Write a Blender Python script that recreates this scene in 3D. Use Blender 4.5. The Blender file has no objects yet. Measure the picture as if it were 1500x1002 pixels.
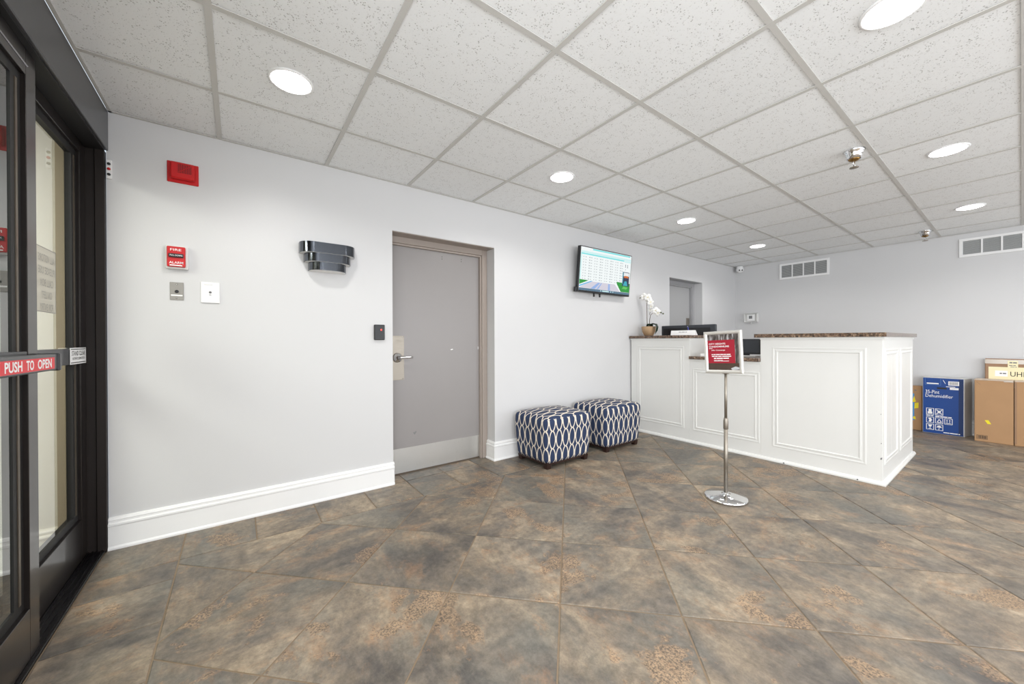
import bpy, bmesh, math, random
from mathutils import Vector, Matrix

random.seed(7)
S = bpy.context.scene
COL = S.collection

# ---------------------------------------------------------------- camera
FPX, YAW, PIT, ROL = 547.33, 0.9382, -0.0038, -0.0033
CAMZ = 1.151
cw, sw = math.cos(YAW), math.sin(YAW)
fwd = Vector((cw * math.cos(PIT), sw * math.cos(PIT), math.sin(PIT)))
rt0 = Vector((sw, -cw, 0.0))
up0 = rt0.cross(fwd)
cr, sr = math.cos(ROL), math.sin(ROL)
rgt = rt0 * cr + up0 * sr
upv = up0 * cr - rt0 * sr
cam = bpy.data.cameras.new('camera')
cam.sensor_width = 36.0
cam.sensor_fit = 'HORIZONTAL'
cam.lens = FPX / 1500.0 * 36.0
cam.clip_start = 0.02
camo = bpy.data.objects.new('camera', cam)
COL.objects.link(camo)
m3 = Matrix((rgt, upv, -fwd)).transposed()
camo.matrix_world = Matrix.Translation((0, 0, CAMZ)) @ m3.to_4x4()
S.camera = camo

# ---------------------------------------------------------------- world, exposure, daylight
W = bpy.data.worlds.new('world')
S.world = W
W.use_nodes = True
W.node_tree.nodes['Background'].inputs[0].default_value = (0.78, 0.88, 1.0, 1)
W.node_tree.nodes['Background'].inputs[1].default_value = 1.0
S.view_settings.view_transform = 'Standard'
S.view_settings.look = 'None'
S.view_settings.gamma = 1.0
S.view_settings.exposure = 0.10
S.view_settings.use_curve_mapping = False

LAMP_W = 30.0        # each ceiling downlight
FILL_LEFT = 112.0     # daylight through added, unseen storefront glazing beside the entrance
FILL_BACK = 120.0     # daylight through an added, unseen window behind the camera

# room numbers (metres, floor z = 0, camera above the origin)
H = 2.424            # ceiling
D = 2.991            # long grey wall
XL = -0.573          # entrance wall
XR = 7.087           # far wall
YF = -3.6            # unseen wall behind the camera, with the added window



def daylight_fill(loc, rot, w, h, power):
    ld = bpy.data.lights.new('daylight_fill', 'AREA')
    ld.shape = 'RECTANGLE'
    ld.size, ld.size_y = w, h
    ld.energy = power
    ld.color = (0.97, 0.985, 1.0)
    lo = bpy.data.objects.new('daylight_fill', ld)
    COL.objects.link(lo)
    lo.location = loc
    lo.rotation_euler = rot


# daylight from area lamps at two added, unseen storefront windows
daylight_fill((XL - 0.024, -1.5, 1.21), (math.radians(90), 0, math.radians(-90)), 3.84, 1.9, FILL_LEFT)
daylight_fill((3.25, YF - 0.005, 1.21), (math.radians(90), 0, 0), 6.5, 1.9, FILL_BACK)


# ---------------------------------------------------------------- materials
def lin(c):
    c = c / 255.0
    return c / 12.92 if c <= 0.04045 else ((c + 0.055) / 1.055) ** 2.4


def rgb(r, g, b):
    return (lin(r), lin(g), lin(b), 1.0)


def newmat(name):
    m = bpy.data.materials.new(name)
    m.use_nodes = True
    nt = m.node_tree
    return m, nt, nt.nodes['Principled BSDF']


def mat(name, col, rough=0.5, metal=0.0, var=0.0, vscale=8.0, bump=0.0, bscale=60.0, emit=0.0, spec=0.5, coat=0.0):
    m, nt, b = newmat(name)
    N, L = nt.nodes, nt.links
    b.inputs['Roughness'].default_value = rough
    b.inputs['Metallic'].default_value = metal
    b.inputs['Specular IOR Level'].default_value = spec
    b.inputs['Coat Weight'].default_value = coat
    b.inputs['Base Color'].default_value = col
    tc = N.new('ShaderNodeTexCoord')
    if var > 0:
        n = N.new('ShaderNodeTexNoise')
        n.inputs['Scale'].default_value = vscale
        n.inputs['Detail'].default_value = 5
        L.new(tc.outputs['Object'], n.inputs['Vector'])
        r = N.new('ShaderNodeMapRange')
        r.inputs['To Min'].default_value = 1 - var
        r.inputs['To Max'].default_value = 1 + var
        L.new(n.outputs['Fac'], r.inputs['Value'])
        mx = N.new('ShaderNodeVectorMath')
        mx.operation = 'SCALE'
        mx.inputs[0].default_value = col[:3]
        L.new(r.outputs[0], mx.inputs['Scale'])
        L.new(mx.outputs[0], b.inputs['Base Color'])
    if bump > 0:
        n2 = N.new('ShaderNodeTexNoise')
        n2.inputs['Scale'].default_value = bscale
        n2.inputs['Detail'].default_value = 3
        L.new(tc.outputs['Object'], n2.inputs['Vector'])
        bp = N.new('ShaderNodeBump')
        bp.inputs['Strength'].default_value = bump
        bp.inputs['Distance'].default_value = 0.002
        L.new(n2.outputs['Fac'], bp.inputs['Height'])
        L.new(bp.outputs[0], b.inputs['Normal'])
    if emit > 0:
        b.inputs['Emission Color'].default_value = col
        b.inputs['Emission Strength'].default_value = emit
    return m


def ramp(nt, stops):
    r = nt.nodes.new('ShaderNodeValToRGB')
    el = r.color_ramp.elements
    while len(el) < len(stops):
        el.new(0.5)
    for e, (p, c) in zip(el, stops):
        e.position = p
        e.color = c
    return r


def noise(nt, vec, scale, detail=5, rough=0.55, dist=0.0):
    n = nt.nodes.new('ShaderNodeTexNoise')
    n.inputs['Scale'].default_value = scale
    n.inputs['Detail'].default_value = detail
    n.inputs['Roughness'].default_value = rough
    n.inputs['Distortion'].default_value = dist
    nt.links.new(vec, n.inputs['Vector'])
    return n.outputs['Fac']


def mixc(nt, fac, a, b, mode='MIX'):
    m = nt.nodes.new('ShaderNodeMix')
    m.data_type = 'RGBA'
    m.blend_type = mode
    for s, v in ((m.inputs[0], fac), (m.inputs[6], a), (m.inputs[7], b)):
        if hasattr(v, 'is_linked'):
            nt.links.new(v, s)
        else:
            s.default_value = v
    return m.outputs[2]


def mrange(nt, v, a, b, c=0.0, d=1.0):
    r = nt.nodes.new('ShaderNodeMapRange')
    r.inputs['From Min'].default_value = a
    r.inputs['From Max'].default_value = b
    r.inputs['To Min'].default_value = c
    r.inputs['To Max'].default_value = d
    nt.links.new(v, r.inputs['Value'])
    return r.outputs[0]


def mth(nt, op, a, b=None, c=None):
    n = nt.nodes.new('ShaderNodeMath')
    n.operation = op
    for i, v in enumerate((a, b, c)):
        if v is None:
            continue
        if hasattr(v, 'is_linked'):
            nt.links.new(v, n.inputs[i])
        else:
            n.inputs[i].default_value = v
    return n.outputs[0]


def slate_material():
    m, nt, b = newmat('slate_tile')
    N, L = nt.nodes, nt.links
    tc = N.new('ShaderNodeTexCoord')
    oi = N.new('ShaderNodeObjectInfo')
    ang = mth(nt, 'MULTIPLY', mth(nt, 'FLOOR', mth(nt, 'MULTIPLY', oi.outputs['Random'], 97.0)), 1.5708)
    vr = N.new('ShaderNodeVectorRotate')
    vr.rotation_type = 'Z_AXIS'
    L.new(tc.outputs['Object'], vr.inputs['Vector'])
    L.new(ang, vr.inputs['Angle'])
    cmb = N.new('ShaderNodeCombineXYZ')
    L.new(mth(nt, 'MULTIPLY', oi.outputs['Random'], 61.7), cmb.inputs[0])
    L.new(mth(nt, 'MULTIPLY', oi.outputs['Random'], -37.3), cmb.inputs[1])
    L.new(mth(nt, 'MULTIPLY', oi.outputs['Random'], 19.1), cmb.inputs[2])
    ad = N.new('ShaderNodeVectorMath')
    ad.operation = 'ADD'
    L.new(vr.outputs[0], ad.inputs[0])
    L.new(cmb.outputs[0], ad.inputs[1])
    v = ad.outputs[0]
    # stretched coordinates give cloudy streaks
    mp = N.new('ShaderNodeMapping')
    mp.inputs['Scale'].default_value = (1.0, 1.7, 1.0)
    mp.inputs['Rotation'].default_value = (0, 0, 0.6)
    L.new(v, mp.inputs['Vector'])
    vs = mp.outputs[0]
    big = noise(nt, vs, 2.3, 10, 0.665, 0.25)
    r1 = ramp(nt, [(0.33, rgb(78, 74, 71)), (0.44, rgb(106, 98, 89)), (0.54, rgb(132, 119, 103)), (0.67, rgb(170, 153, 130))])
    L.new(big, r1.inputs[0])
    col = r1.outputs[0]
    # cool blue-grey clouds
    cool = mrange(nt, noise(nt, v, 1.9, 8, 0.62, 0.4), 0.47, 0.60)
    col = mixc(nt, mth(nt, 'MULTIPLY', cool, 0.55), col, rgb(112, 110, 102))
    # curved combed streaks
    wv = N.new('ShaderNodeTexWave')
    wv.inputs['Scale'].default_value = 3.6
    wv.inputs['Distortion'].default_value = 7.0
    wv.inputs['Detail'].default_value = 3.0
    wv.inputs['Detail Scale'].default_value = 0.9
    L.new(v, wv.inputs['Vector'])
    wm = mth(nt, 'MULTIPLY', mrange(nt, noise(nt, v, 1.6, 3), 0.52, 0.68), 0.30)
    col = mixc(nt, wm, col, mixc(nt, wv.outputs['Fac'], rgb(104, 98, 91), rgb(158, 147, 131)))
    # tan pitted patches with a crisp edge
    rm = noise(nt, v, 2.4, 8, 0.66, 0.3)
    mask = mrange(nt, rm, 0.585, 0.605)
    spk = mrange(nt, noise(nt, v, 120, 3, 0.7), 0.40, 0.56)
    rust = mixc(nt, spk, rgb(82, 66, 56), rgb(172, 141, 108))
    col = mixc(nt, mth(nt, 'MULTIPLY', mask, 0.58), col, rust)
    rim = mrange(nt, mth(nt, 'ABSOLUTE', mth(nt, 'SUBTRACT', rm, 0.588)), 0.009, 0.0)
    col = mixc(nt, mth(nt, 'MULTIPLY', rim, 0.30), col, rgb(162, 126, 94))
    # warm ochre stains
    och = mrange(nt, noise(nt, vs, 4.6, 11, 0.76, 0.3), 0.54, 0.64)
    col = mixc(nt, mth(nt, 'MULTIPLY', och, 0.32), col, rgb(164, 122, 86))
    # thin cleft layers: crisp tonal steps
    lay = mth(nt, 'ADD', mrange(nt, noise(nt, vs, 3.1, 8, 0.62, 0.3), 0.495, 0.51, 0.93, 1.0), mrange(nt, noise(nt, v, 2.2, 9, 0.65, 0.2), 0.43, 0.445, -0.07, 0.05))
    fine = mrange(nt, noise(nt, v, 30, 8, 0.80), 0.36, 0.64, 0.74, 1.26)
    sc = N.new('ShaderNodeVectorMath')
    sc.operation = 'SCALE'
    L.new(col, sc.inputs[0])
    L.new(mth(nt, 'MULTIPLY', fine, lay), sc.inputs['Scale'])
    L.new(sc.outputs[0], b.inputs['Base Color'])
    L.new(mrange(nt, big, 0.3, 0.7, 0.42, 0.58), b.inputs['Roughness'])
    hh = mth(nt, 'ADD', mth(nt, 'MULTIPLY', big, 1.0), mth(nt, 'MULTIPLY', mth(nt, 'MULTIPLY', spk, mask), 0.35))
    bp = N.new('ShaderNodeBump')
    bp.inputs['Strength'].default_value = 0.35
    bp.inputs['Distance'].default_value = 0.004
    L.new(hh, bp.inputs['Height'])
    L.new(bp.outputs[0], b.inputs['Normal'])
    return m


def ceiling_material():
    m, nt, b = newmat('fissured_panel')
    N, L = nt.nodes, nt.links
    tc = N.new('ShaderNodeTexCoord')
    oi = N.new('ShaderNodeObjectInfo')
    ad = N.new('ShaderNodeVectorMath')
    ad.operation = 'ADD'
    cmb = N.new('ShaderNodeCombineXYZ')
    L.new(mth(nt, 'MULTIPLY', oi.outputs['Random'], 31.0), cmb.inputs[2])
    L.new(tc.outputs['Object'], ad.inputs[0])
    L.new(cmb.outputs[0], ad.inputs[1])
    v = ad.outputs[0]
    # scattered pin holes: noise-warped voronoi cells, only some of them kept
    vo = N.new('ShaderNodeTexVoronoi')
    vo.inputs['Scale'].default_value = 105
    L.new(v, vo.inputs['Vector'])
    hole = mrange(nt, vo.outputs['Distance'], 0.34, 0.20)
    keep = mrange(nt, noise(nt, v, 30, 3, 0.6), 0.49, 0.58)
    hole = mth(nt, 'MULTIPLY', hole, keep)
    fiss = mth(nt, 'MULTIPLY', mrange(nt, noise(nt, v, 130, 2, 0.5), 0.64, 0.72), 0.55)
    h = mth(nt, 'MAXIMUM', hole, fiss)
    tint = mixc(nt, oi.outputs['Random'], rgb(240, 242, 243), rgb(245, 247, 248))
    col = mixc(nt, mth(nt, 'MULTIPLY', h, 0.72), tint, rgb(150, 148, 144))
    L.new(col, b.inputs['Base Color'])
    b.inputs['Roughness'].default_value = 0.9
    bp = N.new('ShaderNodeBump')
    bp.invert = True
    bp.inputs['Strength'].default_value = 0.5
    bp.inputs['Distance'].default_value = 0.003
    L.new(h, bp.inputs['Height'])
    L.new(bp.outputs[0], b.inputs['Normal'])
    return m


def granite_material():
    m, nt, b = newmat('brown_granite')
    N, L = nt.nodes, nt.links
    tc = N.new('ShaderNodeTexCoord')
    v = tc.outputs['Object']
    r = ramp(nt, [(0.36, rgb(34, 29, 27)), (0.46, rgb(78, 62, 52)), (0.56, rgb(128, 103, 84)), (0.68, rgb(196, 176, 152))])
    L.new(noise(nt, v, 55, 6, 0.75), r.inputs[0])
    L.new(r.outputs[0], b.inputs['Base Color'])
    b.inputs['Roughness'].default_value = 0.15
    return m


def ogee_material():
    # navy ellipses and diamonds between cream bands, laid out on the cover's own cloth coordinates
    m, nt, b = newmat('navy_ogee_fabric')
    N, L = nt.nodes, nt.links
    uv = N.new('ShaderNodeUVMap')
    uv.uv_map = 'cloth'
    sp = N.new('ShaderNodeSeparateXYZ')
    L.new(uv.outputs[0], sp.inputs[0])
    u = mth(nt, 'DIVIDE', sp.outputs[0], 0.083)
    vv = mth(nt, 'DIVIDE', mth(nt, 'SUBTRACT', sp.outputs[1], 0.187), 0.159)
    x = mth(nt, 'ABSOLUTE', mth(nt, 'SUBTRACT', mth(nt, 'FRACT', u), 0.5))          # 0 centre of an ellipse column
    ph = mth(nt, 'ABSOLUTE', mth(nt, 'SINE', mth(nt, 'MULTIPLY', vv, math.pi)))      # 0 at the crossings
    w = mth(nt, 'MULTIPLY', mth(nt, 'POWER', ph, 0.50), 0.425)
    d = mth(nt, 'ABSOLUTE', mth(nt, 'SUBTRACT', x, w))
    steep = mth(nt, 'SUBTRACT', 1.0, ph)
    t = mth(nt, 'ADD', mth(nt, 'MULTIPLY', mth(nt, 'POWER', steep, 3.0), 0.05), 0.068)
    cream = mrange(nt, mth(nt, 'SUBTRACT', d, t), 0.015, -0.015)
    # slim cream seam where neighbouring ellipses almost touch
    seam = mth(nt, 'MULTIPLY', mrange(nt, x, 0.455, 0.475), mrange(nt, ph, 0.80, 0.90))
    cream = mth(nt, 'MAXIMUM', cream, seam)
    tc = N.new('ShaderNodeTexCoord')
    wv = mrange(nt, noise(nt, tc.outputs['Object'], 400, 2), 0.3, 0.7, 0.8, 1.2)
    col = mixc(nt, cream, rgb(38, 53, 84), rgb(222, 212, 198))
    sc = N.new('ShaderNodeVectorMath')
    sc.operation = 'SCALE'
    L.new(col, sc.inputs[0])
    L.new(wv, sc.inputs['Scale'])
    L.new(sc.outputs[0], b.inputs['Base Color'])
    b.inputs['Roughness'].default_value = 0.85
    bp = N.new('ShaderNodeBump')
    bp.inputs['Strength'].default_value = 0.3
    bp.inputs['Distance'].default_value = 0.001
    L.new(cream, bp.inputs['Height'])
    L.new(bp.outputs[0], b.inputs['Normal'])
    return m


def glass_material():
    m = bpy.data.materials.new('door_glass')
    m.use_nodes = True
    nt = m.node_tree
    nt.nodes.clear()
    out = nt.nodes.new('ShaderNodeOutputMaterial')
    mx = nt.nodes.new('ShaderNodeMixShader')
    fr = nt.nodes.new('ShaderNodeFresnel')
    fr.inputs['IOR'].default_value = 1.62
    tr = nt.nodes.new('ShaderNodeBsdfTransparent')
    tr.inputs[0].default_value = (0.90, 0.93, 0.92, 1)
    gl = nt.nodes.new('ShaderNodeBsdfGlossy')
    gl.inputs['Roughness'].default_value = 0.01
    geo = nt.nodes.new('ShaderNodeNewGeometry')
    f2 = mth(nt, 'MULTIPLY', fr.outputs[0], mth(nt, 'SUBTRACT', 1.0, geo.outputs['Backfacing']))
    nt.links.new(mth(nt, 'MINIMUM', mth(nt, 'MULTIPLY', f2, 1.7), 1.0), mx.inputs[0])
    nt.links.new(tr.outputs[0], mx.inputs[1])
    nt.links.new(gl.outputs[0], mx.inputs[2])
    nt.links.new(mx.outputs[0], out.inputs[0])
    return m


def brushed(name, col, rough, axis_scale):
    m, nt, b = newmat(name)
    N, L = nt.nodes, nt.links
    tc = N.new('ShaderNodeTexCoord')
    mp = N.new('ShaderNodeMapping')
    mp.inputs['Scale'].default_value = axis_scale
    L.new(tc.outputs['Object'], mp.inputs['Vector'])
    n = noise(nt, mp.outputs[0], 6, 4)
    b.inputs['Base Color'].default_value = col
    b.inputs['Metallic'].default_value = 1.0
    L.new(mrange(nt, n, 0.3, 0.7, rough * 0.7, rough * 1.3), b.inputs['Roughness'])
    return m


M = {}
M['wall'] = mat('grey_wall_paint', rgb(210, 210, 211), 0.42, var=0.012, vscale=3, bump=0.06, bscale=160)
M['ceil'] = ceiling_material()
M['tee'] = mat('ceiling_grid_white', rgb(203, 202, 198), 0.5, var=0.04, vscale=5)
M['trim'] = mat('white_trim_paint', rgb(238, 238, 238), 0.3, var=0.012, vscale=6)
M['desk'] = mat('desk_white_paint', rgb(226, 226, 223), 0.36, var=0.015, vscale=4)
M['slate'] = slate_material()
M['grout'] = mat('tile_grout', rgb(138, 120, 99), 0.9, var=0.15, vscale=40)
M['granite'] = granite_material()
M['bronze'] = mat('dark_bronze_metal', rgb(38, 33, 31), 0.30, metal=0.3, var=0.12, vscale=14, coat=0.35)
M['jamb'] = mat('brown_black_jamb', rgb(33, 27, 25), 0.5, var=0.15, vscale=14, spec=0.3)
M['bronze_sheen'] = mat('bronze_grey_sheen', rgb(70, 71, 74), 0.40, metal=0.3, var=0.05, vscale=4, coat=0.3)  # bronze with the header's grey reflection put into the base colour
M['blackgap'] = mat('black_rubber', rgb(18, 17, 17), 0.6)
M['stripmetal'] = mat('bead_highlight_metal', rgb(120, 110, 98), 0.35, metal=0.8, var=0.2, vscale=30)  # pale strip colour for the highlight on the glass stops
M['track'] = brushed('threshold_metal', rgb(62, 60, 60), 0.4, (60, 2, 2))
M['glass'] = glass_material()
M['cream'] = mat('vestibule_cream_paint', rgb(233, 229, 218), 0.6, var=0.02)
M['beige'] = mat('vestibule_beige_paint', rgb(190, 176, 152), 0.6, var=0.02)
M['door'] = mat('grey_door_paint', rgb(147, 143, 142), 0.34, var=0.025, vscale=3, bump=0.08, bscale=220)
M['door_pale'] = mat('pale_grey_door_paint', rgb(166, 166, 167), 0.36, var=0.02, vscale=3)
M['frame'] = mat('taupe_frame_paint', rgb(158, 147, 139), 0.4, var=0.03, vscale=5)
M['frame_grey'] = mat('grey_frame_paint', rgb(158, 158, 160), 0.4, var=0.03, vscale=5)
M['steel'] = brushed('brushed_steel', rgb(158, 151, 141), 0.46, (2, 2, 90))
M['kick'] = brushed('kick_plate_steel', rgb(212, 211, 208), 0.38, (90, 2, 2))
M['chrome'] = mat('polished_chrome', rgb(225, 225, 226), 0.1, metal=1.0, var=0.02)
M['darkchrome'] = mat('smoked_chrome', rgb(92, 96, 103), 0.12, metal=1.0, var=0.02)
M['brass'] = mat('aged_brass', rgb(150, 118, 70), 0.3, metal=1.0, var=0.1)
M['red'] = mat('alarm_red', rgb(196, 22, 26), 0.3, var=0.03)
M['redprint'] = mat('red_print', rgb(226, 58, 66), 0.5, var=0.02)
M['crimson'] = mat('crimson_print', rgb(158, 20, 44), 0.45, var=0.03)
M['darkred'] = mat('grille_dark_red', rgb(92, 8, 12), 0.6)
M['white'] = mat('white_plastic', rgb(240, 240, 240), 0.4, var=0.01)
M['whiteprint'] = mat('white_print', rgb(245, 245, 245), 0.6)
M['black'] = mat('black_plastic', rgb(26, 27, 30), 0.35, var=0.08)
M['monitor'] = mat('monitor_grey_plastic', rgb(52, 56, 62), 0.38, var=0.06)
M['greyplate'] = mat('grey_steel_plate', rgb(150, 147, 141), 0.45, metal=0.5, var=0.05, vscale=60)
M['greyprint'] = mat('grey_print', rgb(120, 120, 122), 0.6)
M['inkprint'] = mat('dark_print', rgb(38, 36, 36), 0.6)
M['led'] = mat('red_led', rgb(255, 60, 50), 0.4, emit=3.0)
M['clear'] = mat('clear_plastic_cover', rgb(222, 222, 220), 0.2, coat=0.5)
M['louver'] = mat('vent_louver_grey', rgb(182, 184, 184), 0.5, var=0.05)
M['ventdark'] = mat('vent_duct_dark', rgb(90, 90, 90), 0.8)
M['lens'] = mat('downlight_lens', (1, 1, 1, 1), 0.4, emit=14.0)
M['fabric'] = ogee_material()
M['feet'] = mat('dark_walnut_foot', rgb(46, 28, 24), 0.35, var=0.2, vscale=30)
M['silverframe'] = mat('silver_sign_frame', rgb(224, 222, 218), 0.32, metal=0.6, var=0.02)
M['card'] = mat('brown_cardboard', rgb(178, 140, 102), 0.8, var=0.05, vscale=10, bump=0.1, bscale=30)
M['card2'] = mat('worn_brown_cardboard', rgb(156, 124, 98), 0.8, var=0.09, vscale=14)
M['cardtop'] = mat('dusty_cardboard_edge', rgb(214, 196, 178), 0.8, var=0.05)
M['tape'] = mat('clear_packing_tape', rgb(198, 188, 176), 0.2, var=0.05, coat=0.4)
M['blue'] = mat('blue_printed_carton', rgb(14, 66, 140), 0.45, var=0.05, vscale=5)
M['navy'] = mat('dark_blue_print', rgb(10, 44, 96), 0.5)
M['palecarton'] = mat('pale_silver_carton', rgb(206, 206, 204), 0.35, var=0.12, vscale=9)
M['yellow'] = mat('yellow_sticker', rgb(240, 222, 40), 0.5, var=0.03)
M['paleyellow'] = mat('cream_label_paper', rgb(240, 230, 190), 0.6, var=0.03)
M['petal'] = mat('white_orchid_petal', rgb(246, 245, 242), 0.5, var=0.02)
M['petalcore'] = mat('dark_green_bud', rgb(76, 84, 48), 0.5, var=0.15, vscale=50)
M['stem'] = mat('orchid_stem', rgb(118, 106, 92), 0.6, var=0.15, vscale=40)
M['leaf'] = mat('dark_orchid_leaf', rgb(24, 48, 30), 0.3, var=0.2, vscale=25)
M['pot'] = mat('tan_clay_pot', rgb(176, 146, 112), 0.7, var=0.12, vscale=25)
M['soil'] = mat('potting_moss', rgb(60, 52, 40), 0.9, var=0.3, vscale=60)
M['pen'] = mat('blue_pen', rgb(60, 70, 170), 0.4)
M['winframe'] = mat('added_window_bronze', rgb(44, 40, 38), 0.4, metal=0.3, var=0.05)  # frames of the added, unseen windows


def screen(name, r, g, b, e=0.88):
    m, nt, p = newmat(name)
    p.inputs['Base Color'].default_value = (0.01, 0.01, 0.01, 1)
    p.inputs['Emission Color'].default_value = rgb(r, g, b)
    p.inputs['Emission Strength'].default_value = e
    p.inputs['Roughness'].default_value = 0.25
    return m


# ---------------------------------------------------------------- mesh helpers
class Frame:
    """local axes (right, up, out) on a surface"""
    def __init__(s, o, r, u, n=None):
        s.o, s.r, s.u = Vector(o), Vector(r).normalized(), Vector(u).normalized()
        s.n = Vector(n).normalized() if n else s.r.cross(s.u).normalized()

    def __call__(s, p):
        return s.o + s.r * p[0] + s.u * p[1] + s.n * p[2]


def on_back(x, z, off=0.0):
    return Frame((x, D - off, z), (1, 0, 0), (0, 0, 1))


def on_far(y, z, off=0.0):
    return Frame((XR - off, y, z), (0, -1, 0), (0, 0, 1))


def wpos(o):
    p = Vector((0, 0, 0))
    while o is not None:
        p += o.location
        o = o.parent
    return p


class MB:
    def __init__(s, fr=None):
        s.v, s.f, s.m = [], [], []
        s.fr, s.mi, s.smooth = fr, 0, []

    def add(s, vs, fs, smooth=False):
        k = len(s.v)
        s.v += [(s.fr(p) if s.fr else Vector(p)) for p in vs]
        for f in fs:
            s.f.append(tuple(i + k for i in f))
            s.m.append(s.mi)
            s.smooth.append(smooth)
        return s

    def bm(s, bm, smooth=False):
        bm.verts.index_update()
        s.add([v.co.copy() for v in bm.verts], [[v.index for v in f.verts] for f in bm.faces], smooth)
        bm.free()
        return s

    def box(s, x0, x1, y0, y1, z0, z1, b=0.0, seg=1):
        vs = [(x, y, z) for x in (x0, x1) for y in (y0, y1) for z in (z0, z1)]
        fs = [(0, 1, 3, 2), (4, 6, 7, 5), (0, 4, 5, 1), (2, 3, 7, 6), (0, 2, 6, 4), (1, 5, 7, 3)]
        if b <= 0:
            return s.add(vs, fs)
        bm = bmesh.new()
        bv = [bm.verts.new(v) for v in vs]
        for f in fs:
            bm.faces.new([bv[i] for i in f])
        bmesh.ops.bevel(bm, geom=list(bm.edges), offset=b, segments=seg, affect='EDGES', profile=0.5)
        return s.bm(bm)

    def quad(s, x0, x1, y0, y1, z):
        return s.add([(x0, y0, z), (x1, y0, z), (x1, y1, z), (x0, y1, z)], [(0, 1, 2, 3)])

    def poly(s, pts, z):
        return s.add([(x, y, z) for x, y in pts], [tuple(range(len(pts)))])

    def prism(s, pts, a, b, axes='xyz', smooth=False):
        """polygon pts in the first two axes, extruded along the third from a to b"""
        n = len(pts)
        ix = ['xyz'.index(c) for c in axes]

        def mk(p, c):
            q = [0, 0, 0]
            q[ix[0]], q[ix[1]], q[ix[2]] = p[0], p[1], c
            return tuple(q)
        s.add([mk(p, a) for p in pts] + [mk(p, b) for p in pts],
              [tuple(range(n))[::-1], tuple(range(n, 2 * n))] + [(i, (i + 1) % n, (i + 1) % n + n, i + n) for i in range(n)], smooth)
        return s

    def lathe(s, prof, c=(0, 0, 0), n=28, axis=2, smooth=True, sx=1.0, sy=1.0, ring=False):
        vs, fs = [], []
        for r, h in prof:
            for k in range(n):
                a = 2 * math.pi * k / n
                p = [r * math.cos(a) * sx, r * math.sin(a) * sy, h]
                if axis == 0:
                    p = [p[2], p[0], p[1]]
                elif axis == 1:
                    p = [p[0], p[2], p[1]]
                vs.append((p[0] + c[0], p[1] + c[1], p[2] + c[2]))
        for i in range(len(prof) - 1):
            for k in range(n):
                fs.append((i * n + k, i * n + (k + 1) % n, (i + 1) * n + (k + 1) % n, (i + 1) * n + k))
        if ring:
            e = (len(prof) - 1) * n
            fs += [(e + k, e + (k + 1) % n, (k + 1) % n, k) for k in range(n)]
        else:
            fs.append(tuple(range(n))[::-1])
            fs.append(tuple(range((len(prof) - 1) * n, len(prof) * n)))
        return s.add(vs, fs, smooth)

    def tube(s, pts, r, n=8):
        pts = [Vector(p) for p in pts]
        rr = r if isinstance(r, (list, tuple)) else [r] * len(pts)
        vs, fs = [], []
        for i, p in enumerate(pts):
            t = (pts[min(i + 1, len(pts) - 1)] - pts[max(i - 1, 0)]).normalized()
            a = t.cross(Vector((0.31, 0.2, 0.93))).normalized()
            b = t.cross(a)
            for k in range(n):
                g = 2 * math.pi * k / n
                vs.append(p + (a * math.cos(g) + b * math.sin(g)) * rr[i])
        for i in range(len(pts) - 1):
            for k in range(n):
                fs.append((i * n + k, i * n + (k + 1) % n, (i + 1) * n + (k + 1) % n, (i + 1) * n + k))
        fs.append(tuple(range(n))[::-1])
        fs.append(tuple(range((len(pts) - 1) * n, len(pts) * n)))
        return s.add(vs, fs, True)

    def ball(s, c, rx, ry, rz, n=12, mrings=8):
        prof = []
        vs, fs = [], []
        for i in range(1, mrings):
            a = math.pi * i / mrings
            prof.append((math.sin(a), math.cos(a)))
        for r, h in prof:
            for k in range(n):
                g = 2 * math.pi * k / n
                vs.append((c[0] + r * math.cos(g) * rx, c[1] + r * math.sin(g) * ry, c[2] + h * rz))
        for i in range(len(prof) - 1):
            for k in range(n):
                fs.append((i * n + k, (i + 1) * n + k, (i + 1) * n + (k + 1) % n, i * n + (k + 1) % n))
        vs += [(c[0], c[1], c[2] + rz), (c[0], c[1], c[2] - rz)]
        t, bt = len(vs) - 2, len(vs) - 1
        last = (len(prof) - 1) * n
        for k in range(n):
            fs.append((t, k, (k + 1) % n))
            fs.append((bt, last + (k + 1) % n, last + k))
        return s.add(vs, fs, True)

    def build(s, name, mats, parent=None, fix=True):
        off = wpos(parent)
        me = bpy.data.meshes.new(name)
        me.from_pydata([tuple(v - off) for v in s.v], [], s.f)
        if not isinstance(mats, (list, tuple)):
            mats = [mats]
        for m in mats:
            me.materials.append(M[m] if isinstance(m, str) else m)
        for p, mi, sm in zip(me.polygons, s.m, s.smooth):
            p.material_index = mi
            p.use_smooth = sm
        if fix:
            b = bmesh.new()
            b.from_mesh(me)
            bmesh.ops.recalc_face_normals(b, faces=b.faces)
            b.to_mesh(me)
            b.free()
        me.update()
        o = bpy.data.objects.new(name, me)
        COL.objects.link(o)
        o.parent = parent
        return o


def tag(o, label=None, cat=None, group=None, kind=None):
    if label:
        o['label'] = label
    if cat:
        o['category'] = cat
    if group:
        o['group'] = group
    if kind:
        o['kind'] = kind
    return o


def thing(name, loc, label, cat, group=None, kind=None):
    o = bpy.data.objects.new(name, None)
    o.empty_display_size = 0.1
    o.location = loc
    COL.objects.link(o)
    return tag(o, label, cat, group, kind)


def copy_tree(o, parent=None):
    c = o.copy()
    COL.objects.link(c)
    c.parent = parent
    for ch in list(o.children):
        copy_tree(ch, c)
    return c


_fonts = {}


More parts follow.
